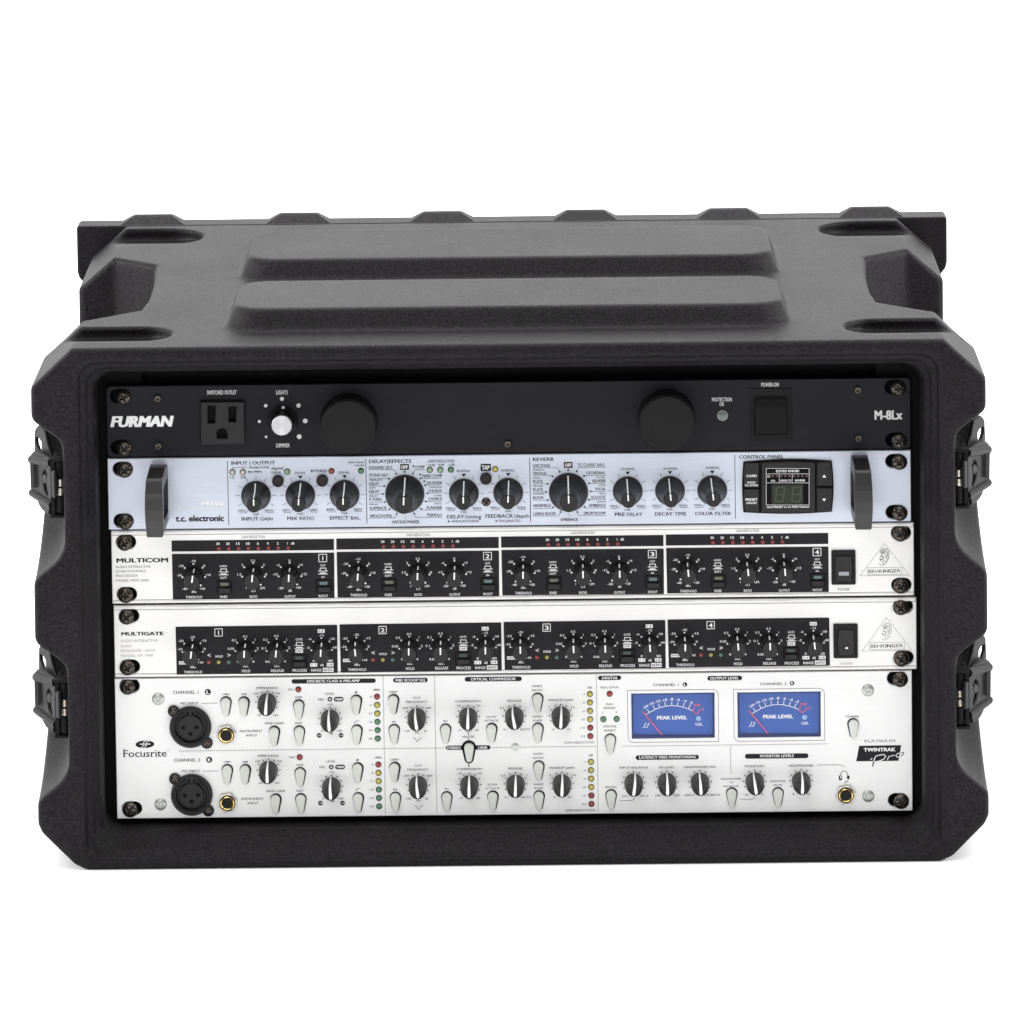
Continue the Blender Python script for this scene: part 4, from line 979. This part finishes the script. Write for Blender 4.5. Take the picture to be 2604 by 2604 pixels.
frame(2080, 1320, 4.83)
for pts in ([(905, 1060), (900, 1110), (915, 1150)], [(960, 995), (1010, 960), (1050, 985), (1090, 990)], [(1100, 1160), (1130, 1130), (1140, 1090)], [(915, 1690), (912, 1740), (935, 1790)], [(960, 1625), (1040, 1612), (1110, 1625)], [(1110, 1790), (1135, 1770)]): line('lgrey', pts, 0.22)
CUR[0] = 'M'
for pts in ([(900, 790), (905, 770), (925, 745)], [(1000, 730), (1050, 735), (1080, 755)], [(1050, 95), (1085, 100), (1090, 118)]): line('lgrey', pts, 0.2)
frame(280, 1330, 6.44)
for pts in ([(370, 800), (378, 845)], [(115, 1270), (140, 1295), (190, 1305)], [(280, 215), (330, 225), (350, 250)]): line('lgrey', pts, 0.14)

# ================================================================== 5. PREAMPLIFIER
frame(1520, 1700, 4.953)
mo = (269.8, -2.8)
def mwin(dx=0, dy=0, g=0, dep=0):
    return [Q(422+g+dx*4.953, 318+g+dy*4.953, dep), Q(1470-g+dx*4.953, 305+g+dy*4.953, dep), Q(1474-g+dx*4.953, 873-g+dy*4.953, dep), Q(430+g+dx*4.953, 887-g+dy*4.953, dep)]
u = make_unit('K', 'two_channel_preamp', 'white two-space preamplifier with two blue level meters and tear-drop buttons, lowest in the case', 'preamplifier', -240.2, 241.5, -0.9, 85.4, 'aluw', slots('K')+[mwin(), mwin(*mo)])
all_screws('K'); CUR[0] = 'K'
frame(60, 1700, 2.76)
def chan(k):
    ox, oy = (0, 0) if k == 0 else (3.5, 172.3)
    frame(60+ox, 1700+oy, 2.76)
    T('CHANNEL '+str(k+1), 1045, 1227 if k == 0 else 1231, 178, 24, 1, 'grey'); dot('black', 1293, 165, 22, n=24); LAY[0] = .18; TC('LR'[k], 1293, 177, 17, 24, 3); LAY[0] = .1
    T('MIC INPUT', 1100, 1230, 252, 17, 1, 'grey'); line('grey', [(1250, 245), (1360, 243)], 0.25)
    T('+48V', 1393, 1447, 187, 15, 1, 'grey'); T('AIR', 1527, 1566, 187, 15, 1, 'grey'); T('INSTRUMENT', 1518, 1678, 447, 17, 1, 'grey'); T('INPUT', 1563, 1640, 477, 17, 1, 'grey'); T('HIGH GAIN', 1692, 1826, 392, 17, 1, 'grey')
    tbutton(u, 1418, 243, 0.1); tbutton(u, 1545, 243, 0.25); tbutton(u, 1759, 449, 0.3)
    # XLR input
    frame(420+ox, 1760+oy, 5.855); c = Q(378, 512, 0)
    x_ = place('mic_socket', lathe([(12.6, 0), (12.6, -2.6), (12.2, -3.2), (10.9, -3.4), (10.4, -3.0), (10.0, -3.3), (9.6, -3.3), (9.2, -2.2), (9.0, -0.3), (7.5, -0.3), (7.4, -1.7), (7.2, -2.0), (0, -2.0)], 60), 'xlr', u, (c[0], -0.02, c[1]))
    for (ex, ey) in ((122, 292), (620, 765)):
        e = P(*src(ex, ey), -2.0)
        place('mounting_ear', lathe([(3.5, 0), (3.45, -1.5), (3.2, -1.8), (0, -1.8)], 28), 'xlr', x_, (e[0], -0.02, e[2]))
        s_ = place('ear_screw', SSCREW, None, x_, (e[0], -1.75, e[2]), (0, random.uniform(-1, 1), 0))
    for (hx, hy) in ((272, 530), (470, 524), (376, 624)):
        e = P(*src(hx, hy), -2.0); place('pin_hole', lathe([(1.3, 0), (1.25, -0.12), (0.9, -0.08), (0, -0.05)], 16), 'interior', x_, (e[0], -1.98, e[2]))
    e = P(*src(370, 305), -3.4); place('release_tab', prism(rrect(-3.6, 3.6, -1.9, 1.9, 0.8), -3.75, -1.0, [rrect(-2.0, -1.2, -1.5, 0.4, 0.2, 2), rrect(1.2, 2.0, -1.5, 0.4, 0.2, 2)], bevel=0.3), 'xlr', x_, (e[0], 0, e[2]))
    # jack
    jack(910, 633)
    frame(640+ox, 1700+oy, 4.953)
    T('IMPEDANCE', 60, 325, 258, 27, 1, 'grey'); TC('620', 57, 325, 62, 23, 1, 'grey'); TC('1k6', 332, 323, 58, 23, 1, 'grey'); TC('60', 93, 600, 40, 23, 1, 'grey'); TC('3k3', 302, 598, 58, 23, 1, 'grey')
    ring(196, 424); knob(u, 'fo', 196, 424, (4, -1)[k], 'softknob')
    T('MIC', 457, 533, 278, 27, 1, 'grey'); ledp(u, 588, 264, 'ledred', 1.5); T('LINE', 545, 633, 375, 27, 1, 'grey'); tbutton(u, 590, 474); T('INST', 548, 640, 700, 27, 1, 'grey'); tbutton(u, 598, 802)
    T('LEVEL', 922, 1042, 330, 27, 1, 'grey'); T('MIC', 838, 915, 403, 27, 1, 'grey'); dot('black', 985, 387, 31, n=24); rect('black', 1033, 1160, 357, 416, 29)
    LAY[0] = .18; TC('0', 985, 401, 24, 28, 3); T('TRIM', 1048, 1145, 401, 28, 3, 'white'); LAY[0] = .1
    TC('+25', 988, 465, 70, 26, 1, 'grey'); ring(988, 630); knob(u, 'fo', 988, 630, (-4, -3)[k], 'softknob')
    TC('0', 885, 797, 22, 26, 1, 'grey'); TC('+60', 1103, 795, 70, 26, 1, 'grey'); TC('dB', 1000, 830, 50, 26, 1, 'grey')
    for x, s in ((850, '-10'), (1127, '+10')):
        dot('black', x, 842, 31, n=24); LAY[0] = .18; TC(s, x, 853, 48, 23, 2); LAY[0] = .1
    line('grey', [(1304, 300), (1309, 291), (1321, 289), (1328, 298), (1325, 309), (1312, 311), (1304, 300)], 0.3); line('grey', [(1306, 312), (1328, 288)], 0.3)
    tbutton(u, 1317, 414, 0.3); line('grey', [(1293, 692), (1312, 662), (1350, 658)], 0.3); tbutton(u, 1324, 790, 0.25)
    T('dBfs', 1530, 1620, 280, 28, 1, 'grey')
    for i, (s, c_) in enumerate((('0', 'ledred'), ('-6', 'ledyel'), ('-12', 'ledyel'), ('-18', 'ledgrn'), ('-24', 'ledgrn'), ('-42', 'ledgrn'))):
        ledp(u, 1578+i*2, 356+i*105.5, c_, 1.5); TC(s, (1502, 1498, 1488, 1490, 1492, 1493)[i], 367+i*105.5, (22, 36, 58, 58, 58, 58)[i], 24, 1, 'grey')
    frame(960+ox*0.9, 1700+oy, 4.953)
    T('DEEP', 150, 253, 307, 26, 1, 'grey'); tbutton(u, 200, 407, 0.3); T('IN', 183, 228, 683, 26, 1, 'grey'); tbutton(u, 208, 784)
    T('CUT', 447, 540, 382, 27, 1, 'grey'); T('FREQUENCY', 357, 632, 432, 27, 1, 'grey'); ring(496, 614); knob(u, 'fo', 496, 614, (-8, -7)[k], 'softknob')
    TC('250', 348, 508, 68, 25, 1, 'grey'); TC('600', 640, 508, 68, 25, 1, 'grey'); TC('120', 375, 798, 62, 25, 1, 'grey'); TC('2k', 605, 797, 42, 25, 1, 'grey'); TC('Hz', 500, 820, 48, 26, 1, 'grey')
    line('grey', [(445, 877), (468, 879), (480, 892), (490, 912), (502, 920), (514, 912), (524, 892), (536, 878), (560, 876)], 0.3)
    T('COMPRESSION', 977, 1303, 425, 27, 1, 'grey'); TC('-18', 1013, 478, 60, 24, 1, 'grey'); TC('-34', 1265, 478, 58, 24, 1, 'grey'); TC('-12', 1030, 790, 58, 24, 1, 'grey'); TC('-42', 1248, 788, 60, 24, 1, 'grey'); TC('dB/s', 1146, 796, 80, 24, 1, 'grey')
    ring(1142, 607); knob(u, 'fo', 1142, 607, (1, 0)[k], 'softknob'); T('IN', 832, 877, 673, 26, 1, 'grey'); tbutton(u, 855, 777)
    T('SLOW', 1370, 1500, 620, 26, 1, 'grey'); T('ATTACK', 1345, 1525, 668, 26, 1, 'grey'); tbutton(u, 1437, 769, 0.2)
    frame(1250+ox*0.8, 1700+oy, 4.953)
    T('RELEASE', 198, 377, 418, 27, 1, 'grey'); TC('0.3', 128, 508, 52, 25, 1, 'grey'); TC('1', 435, 505, 14, 25, 1, 'grey'); TC('0.1', 175, 780, 50, 25, 1, 'grey'); T('AUTO', 358, 487, 780, 27, 1, 'grey')
    ring(288, 599); knob(u, 'fo', 288, 599, (-11, 2)[k], 'softknob')
    T('HARD', 513, 638, 233, 27, 1, 'grey'); T('RATIO', 510, 645, 285, 27, 1, 'grey'); tbutton(u, 580, 389, 0.15); T('HARD', 515, 643, 618, 27, 1, 'grey'); T('KNEE', 525, 637, 667, 27, 1, 'grey'); tbutton(u, 584, 765, 0.15)
    T('MAKEUP GAIN', 713, 1030, 410, 28, 1, 'grey'); TC('7', 727, 503, 20, 25, 1, 'grey'); TC('14', 1025, 502, 40, 25, 1, 'grey'); TC('0', 780, 780, 22, 25, 1, 'grey'); TC('21', 970, 778, 40, 25, 1, 'grey')
    ring(872, 592); knob(u, 'fo', 872, 592, (4, 3)[k], 'softknob'); T('dB', 1208, 1262, 253, 28, 1, 'grey')
    for i, (s, c_) in enumerate((('-1', 'ledyel'), ('-3', 'ledyel'), ('-6', 'ledyel'), ('-10', 'ledyel'), ('-15', 'ledred'), ('-21', 'ledred'))):
        ledp(u, 1238+i*1.4, 323+i*106, c_, 1.5); TC(s, (1152, 1155, 1157, 1147, 1145, 1145)[i], 335+i*106, (34, 36, 36, 58, 58, 58)[i], 24, 1, 'grey')
    T('GAIN REDUCTION', 912, 1293, 945, 28, 1 if k else 0, 'grey')
def ring(cx, cy):
    R0 = 28.6*FR[2]
    for a in range(-4, 5):
        t = math.radians(a*30); dot('black', cx+R0*math.sin(t), cy-R0*0.985*math.cos(t), 1.85*FR[2])
    for a in (-140, 140, 180):
        t = math.radians(a); dot('black', cx+R0*math.sin(t), cy-R0*0.985*math.cos(t), 1.2*FR[2])
def jack(x, y):
    c = Q(x, y-6, 0); j = place('jack_socket', prism([(6.3*math.cos(math.radians(60*i+12)), 6.3*math.sin(math.radians(60*i+12))) for i in range(6)], -2.4, 0, bevel=0.5, steps=2), 'hexnut', units['K'], (c[0], -0.02, c[1]))
    place('collar', lathe([(4.9, -2.4), (4.8, -3.0), (4.3, -3.1)], 32), 'black', j, (c[0], -0.05, c[1]))
    place('brass_ring', lathe([(4.3, -2.6), (4.2, -3.5), (3.7, -3.7), (3.4, -3.4), (3.3, -2.5)], 32), 'gold', j, (c[0], -0.05, c[1]))
    place('bore', lathe([(3.35, -2.5), (3.3, -2.75), (2.4, -2.55), (0, -2.5)], 24), 'brown', j, (c[0], -0.05, c[1]))
chan(0); chan(1)
# headline pills, shared marks
def pill(x0, x1, y0, y1, s, a, b, base, hh): rect('black', x0, x1, y0, y1, (y1-y0)/2-1); LAY[0] = .18; T(s, a, b, base, hh, 2, 'white'); LAY[0] = .1
frame(640, 1700, 4.953); pill(495, 1570, 130, 186, 'DISCRETE CLASS A PRE-AMP', 688, 1372, 173, 34)
frame(960, 1700, 4.953); pill(193, 635, 118, 175, 'MID SCOOP EQ', 222, 605, 163, 34)
pill(1093, 1823, 104, 162, 'OPTICAL COMPRESSOR', 1165, 1750, 149, 34)
line('black', [(1144, 803), (1144, 832)], 0.5); T('MASTER', 1070, 1222, 872, 27, 1, 'grey'); line('black', [(1145, 880), (1145, 905)], 0.5); line('black', [(1151, 1170), (1152, 1236)], 0.6)
rect('black', 858, 1110, 970, 1025, 27); rect('black', 1190, 1425, 967, 1022, 27)
p = P(*src(1151, 992), -0.1); addpoly('black', [(p[0]+a*1.0, p[2]+b) for a, b in tear(4.35, 2.9, 7.1)], xz=True)
LAY[0] = .18; T('STEREO', 872, 1050, 1014, 33, 2, 'white'); T('LINK', 1270, 1390, 1011, 33, 2, 'white'); LAY[0] = .1
tbutton(u, 1152, 1005)
frame(1250, 1700, 4.953)
c = Q(298, 986, 0); place('hole_plug', lathe([(2.35, 0), (2.3, -0.35), (2.0, -0.5), (0, -0.5)], 28), 'nickel', u, (c[0], -0.02, c[1]))
pill(1340, 1635, 90, 146, 'DIGITAL', 1390, 1595, 135, 35)
T('ADC LOCK', 1368, 1603, 250, 28, 1, 'grey'); ledp(u, 1488, 320, 'ledred', 1.5); T('DAC', 1440, 1535, 462, 28, 1, 'grey'); T('SIGNAL', 1410, 1567, 510, 28, 1, 'grey'); TC('L', 1403, 565, 14, 26, 1, 'grey'); TC('R', 1575, 562, 20, 26, 1, 'grey')
ledp(u, 1408, 640, 'ledgrn', 1.5); ledp(u, 1575, 637, 'ledgrn', 1.5); T('DIGITAL', 1405, 1580, 742, 28, 1, 'grey'); T('INSERT', 1418, 1567, 793, 28, 1, 'grey'); tbutton(u, 1495, 904); T('MONO', 1430, 1575, 1507, 27, 1, 'grey'); tbutton(u, 1505, 1605)
def dotted(a, b, step=5.2):
    n_ = int(math.dist(a, b)/step); keep = list(FR); frame(0, 0, 1)
    for i in range(n_+1): dot('black', a[0]+(b[0]-a[0])*i/n_, a[1]+(b[1]-a[1])*i/n_, 1.35, n=6)
    frame(*keep)
for a, b in (((974, 1722), (980, 2067)), ((1104.8, 1721), (1110.8, 2065)), ((1516.5, 1718), (1521.6, 2062)), ((1857.6, 1899), (1858.6, 1966)), ((456.7, 1910), (1132, 1902)), ((1252, 1901), (1300, 1900.5)), ((1324, 1900), (1514, 1898)), ((1583.6, 1897.5), (2101, 1891.6))): dotted(a, b, 5.0 if abs(a[0]-b[0]) < 20 else 5.2)
def meter(dx, dy, name_c, x):
    frame(1520+dx, 1700+dy, 4.953)
    fr = [(372, 277), (1452, 263), (1490, 275), (1513, 302), (1520, 335), (1524, 918), (440, 932), (400, 915), (383, 880), (372, 277)]
    line('black', fr, 0.25)
    w0 = [Q(a, b, 0) for a, b in ((418, 314), (1474, 301), (1478, 877), (426, 891))]; cx, cz = np.mean(w0, 0)
    mt = place('level_meter', box(-29, 29, 0, 1.5, -16.5, 16.5), 'meter', u, (cx, 3.3, cz))
    w1 = [(a-cx, b-cz) for a, b in mwin(0, 0)]
    # sloping surround, window edge to card, coloured dark for the recess shadow band
    wi = [(a-cx, b-cz) for a, b in [Q(444, 338, 2), Q(1447, 326, 2), Q(1447, 838, 2), (Q(448, 838, 2))]]
    V = [(a, 0.4, b) for a, b in w1]+[(a, 3.0, b) for a, b in wi]; F = [(0, 1, 5, 4), (1, 2, 6, 5), (2, 3, 7, 6), (3, 0, 4, 7)]
    place('meter_surround', mk(V, F), 'metwall', mt, (cx, 0, cz))
    place('meter_pane', mk([(a, 0.35, b) for a, b in w1], [(0, 1, 2, 3)]), 'pane', mt, (cx, 0, cz))
    D = 3.15
    def tr(pts): return pts
    line('white', [(608, 580), (655, 553), (720, 517), (782, 492), (853, 474), (933, 466), (1008, 472), (1080, 488), (1150, 510), (1187, 527)], 0.42, D)
    for p_ in ([(655, 555), (622, 515)], [(720, 515), (698, 472)], [(782, 492), (768, 447)], [(853, 472), (845, 427)], [(933, 465), (933, 418)], [(1005, 470), (1010, 422)], [(1075, 487), (1090, 435)], [(1143, 508), (1163, 458)]): line('white', p_, 0.42, D)
    line('red', [(1195, 532), (1222, 556), (1250, 572)], 0.5, D); line('red', [(1200, 530), (1220, 492)], 0.5, D); line('red', [(1250, 572), (1290, 520)], 0.5, D)
    for s, x_, y_, ro in (('-24', 608, 498, .5), ('-16', 678, 458, .4), ('-12', 757, 430, .25), ('-10', 840, 413, .12), ('-8', 928, 402, 0), ('-6', 1012, 407, -.1), ('-4', 1093, 422, -.2), ('-2', 1170, 444, -.3)):
        TC(s, x_, y_, 24*len(s), 34, 2, 'white', depth=D, rot=ro)
    TC('0dB', 1255, 475, 80, 32, 2, 'red', depth=D); TC('+2', 1315, 527, 48, 32, 2, 'red', depth=D)
    T('PEAK LEVEL', 742, 1130, 640, 46, 3, 'white', D); T('O/L', 1228, 1325, 720, 38, 2, 'white', D)
    for q in (0, 38): line('white', [(612+q, 692), (600+q, 692), (590+q, 735), (574+q-5, 744)], 0.45, D)
    c_ = P(*src(1270, 630), 3.1); place('overload_lamp', lathe([(1.55, 0), (1.4, -0.2), (0, -0.3)], 20), 'metlamp', mt, (c_[0], 3.2, c_[2]))
    a, b = np.array(P(*src(565, 540), 2.5)), np.array(P(*src(812, 838), 2.5)); e = (b-a)/np.linalg.norm(b-a); n_ = np.array([-e[2], 0, e[0]])*0.28; m_ = (a+b)/2
    place('needle', mk([tuple(a+n_-m_), tuple(a-n_-m_), tuple(b-n_-m_), tuple(b+n_-m_)]+[tuple(q+np.array([0, .3, 0])-m_) for q in (a+n_, a-n_, b-n_, b+n_)], [(0, 1, 2, 3), (4, 7, 6, 5), (0, 4, 5, 1), (1, 5, 6, 2), (2, 6, 7, 3), (3, 7, 4, 0)]), 'red', mt, tuple(m_))
meter(0, 0, 'L', 0); meter(mo[0], mo[1], 'R', 0)
frame(1520, 1700, 4.953)
T('CHANNEL 1', 695, 1020, 222, 34, 1, 'grey'); dot('black', 1098, 202, 30, n=24); LAY[0] = .18; TC('L', 1098, 218, 24, 32, 3); LAY[0] = .1
pill(1378, 1822, 93, 150, 'OUTPUT LEVEL', 1410, 1782, 138, 35); pill(472, 1280, 1090, 1148, 'LATENCY FREE MONITORING', 510, 1248, 1133, 35)
T('INPUT BALANCE', 270, 637, 1260, 27, 1, 'grey'); T('FX LEVEL', 773, 968, 1257, 27, 1, 'grey'); T('HEADPHONES MIX', 1082, 1493, 1253, 27, 1, 'grey')
for x, y, an in ((453, 1436, 8), (871, 1431, 0), (1288, 1426, -3)): ring(x, y); knob(u, 'fo', x, y, an, 'softknob')
T('CH 1', 308, 402, 1618, 27, 1, 'grey'); T('CH 2', 527, 633, 1616, 27, 1, 'grey'); T('DRY', 725, 808, 1612, 27, 1, 'grey'); T('WET', 945, 1040, 1610, 27, 1, 'grey'); T('INPUT', 1098, 1226, 1607, 27, 1, 'grey'); T('PLAYBACK', 1318, 1550, 1604, 27, 1, 'grey')
line('black', [(277, 1665), (425, 1664), (450, 1652), (460, 1628)], 0.28)
T('HEADPHONES', 1550, 1810, 1400, 22, 1, 'grey'); T('TO', 1660, 1712, 1447, 24, 1, 'grey'); T('MONITOR', 1583, 1778, 1493, 23, 1, 'grey'); tbutton(u, 1688, 1582)
frame(1820, 1700, 3.715)
T('CHANNEL 2', 418, 670, 157, 26, 1, 'grey'); dot('black', 721, 140, 22, n=24); LAY[0] = .18; TC('R', 721, 151, 18, 24, 3); LAY[0] = .1
T('POWER', 1230, 1355, 463, 20, 1, 'grey'); tbutton(u, 1298, 533, -0.35); T('PLATINUM', 1405, 1697, 697, 26, 0, 'grey')
addpoly('black', [(1355, 730), (1753, 724), (1727, 872), (1327, 877)])
LAY[0] = .18; T('TWINTRAK', 1395, 1702, 782, 34, 3, 'white')
line('white', [(1492, 874), (1512, 828), (1548, 818), (1590, 812), (1606, 830), (1588, 856), (1550, 872), (1508, 884)], 0.55); line('white', [(1464, 860), (1478, 848)], 0.5)
line('white', [(1622, 862), (1638, 828), (1650, 832), (1668, 820), (1688, 822)], 0.5); line('white', [(1745, 800), (1718, 802), (1702, 822), (1716, 838), (1745, 830), (1752, 815)], 0.5); LAY[0] = .12
line('black', [(1492, 878), (1482, 924)], 0.7); line('black', [(1752, 798), (1776, 792), (1772, 812), (1748, 832)], 0.45); LAY[0] = .1
pill(272, 880, 804, 850, 'MONITOR LEVELS', 415, 743, 838, 27)
T('MONITORS', 275, 460, 933, 22, 1, 'grey'); T('HEADPHONES', 687, 922, 927, 22, 1, 'grey')
for x, y, an in ((368, 1065, -8), (807, 1060, 2)): ring(x, y); knob(u, 'fo', x, y, an, 'softknob')
line('grey', [(957, 912), (1180, 910), (1203, 918), (1215, 935)], 0.25); line('grey', [(235, 1236), (345, 1235), (365, 1226), (372, 1208)], 0.25)
T('-', 258, 268, 1196, 18, 1, 'grey'); TC('oo', 295, 1200, 36, 24, 1, 'grey'); TC('0', 440, 1198, 16, 20, 1, 'grey'); TC('0', 733, 1195, 16, 20, 1, 'grey'); TC('10', 878, 1194, 30, 20, 1, 'grey')
T('MONITOR', 515, 660, 1075, 20, 1, 'grey'); T('MUTE', 547, 627, 1112, 20, 1, 'grey'); tbutton(u, 589, 1185)
hp = [(1180+0, 1010), (1183, 990), (1195, 973), (1213, 968), (1231, 973), (1243, 990), (1247, 1010)]
line('black', hp, 0.35); rect('black', 1163, 1193, 1010, 1056, 9); rect('black', 1240, 1264, 1010, 1046, 9); LAY[0] = .18; rect('white', 1176, 1186, 1014, 1040, 3); LAY[0] = .1
line('black', [(1250, 1056), (1246, 1068), (1230, 1064), (1220, 1070), (1222, 1084)], 0.3)
jack(1228, 1192)
for a, b in ((60+945/2.76, 1700+215/2.76), (60+962/2.76, 1700+955/2.76), (1820+1437/3.715, 1700+207/3.715), (1820+1442/3.715, 1700+1208/3.715)): screw(u, a, b, 'nick')
# maker's mark
frame(300, 1840, 13.8)
el = [(945+328*math.cos(t*math.pi/16), 728-133*math.sin(t*math.pi/16)-10*math.cos(t*math.pi/16)) for t in range(32)]
addpoly('black', el); LAY[0] = .18
line('white', [(775, 722), (1125, 718)], 0.6)
for q in (0, 105): line('white', [(975+q, 612), (940+q, 620), (912+q, 650), (870+q, 800), (850+q, 840), (815+q, 850)], 0.85)
LAY[0] = .1
T('Focusrite', 185, 1715, 1168, 262, 1, 'black')
for (a, b, y) in ((175, 300, 1168), (150, 260, 890), (760, 830, 985), (1160, 1260, 1168), (1330, 1420, 1168), (930, 985, 1168)): line('black', [(a, y), (b, y)], 0.14)
T('®', 1730, 1800, 960, 60, 0, 'lgrey')

flush_text(); flush_ink(units)

# ================================================================== BACKDROP (white paper sweep)
prof = [(-2.6, 0.0), (1.6, 0.0)]
for k in range(1, 13):
    a = math.pi/2*k/12; prof.append((1.6+1.6*math.sin(a), 1.6-1.6*math.cos(a)))
prof.append((3.2, 4.5))
V = []; F = []
for y, z in prof: V += [(-5000, y*1000, z*1000), (5000, y*1000, z*1000)]
for k in range(len(prof)-1): F.append((2*k, 2*k+1, 2*k+3, 2*k+2))
bd = place('backdrop', mk(V, F, smooth=True), 'backdrop', None, (0, 0, ZB-0.4)); bd['kind'] = 'structure'
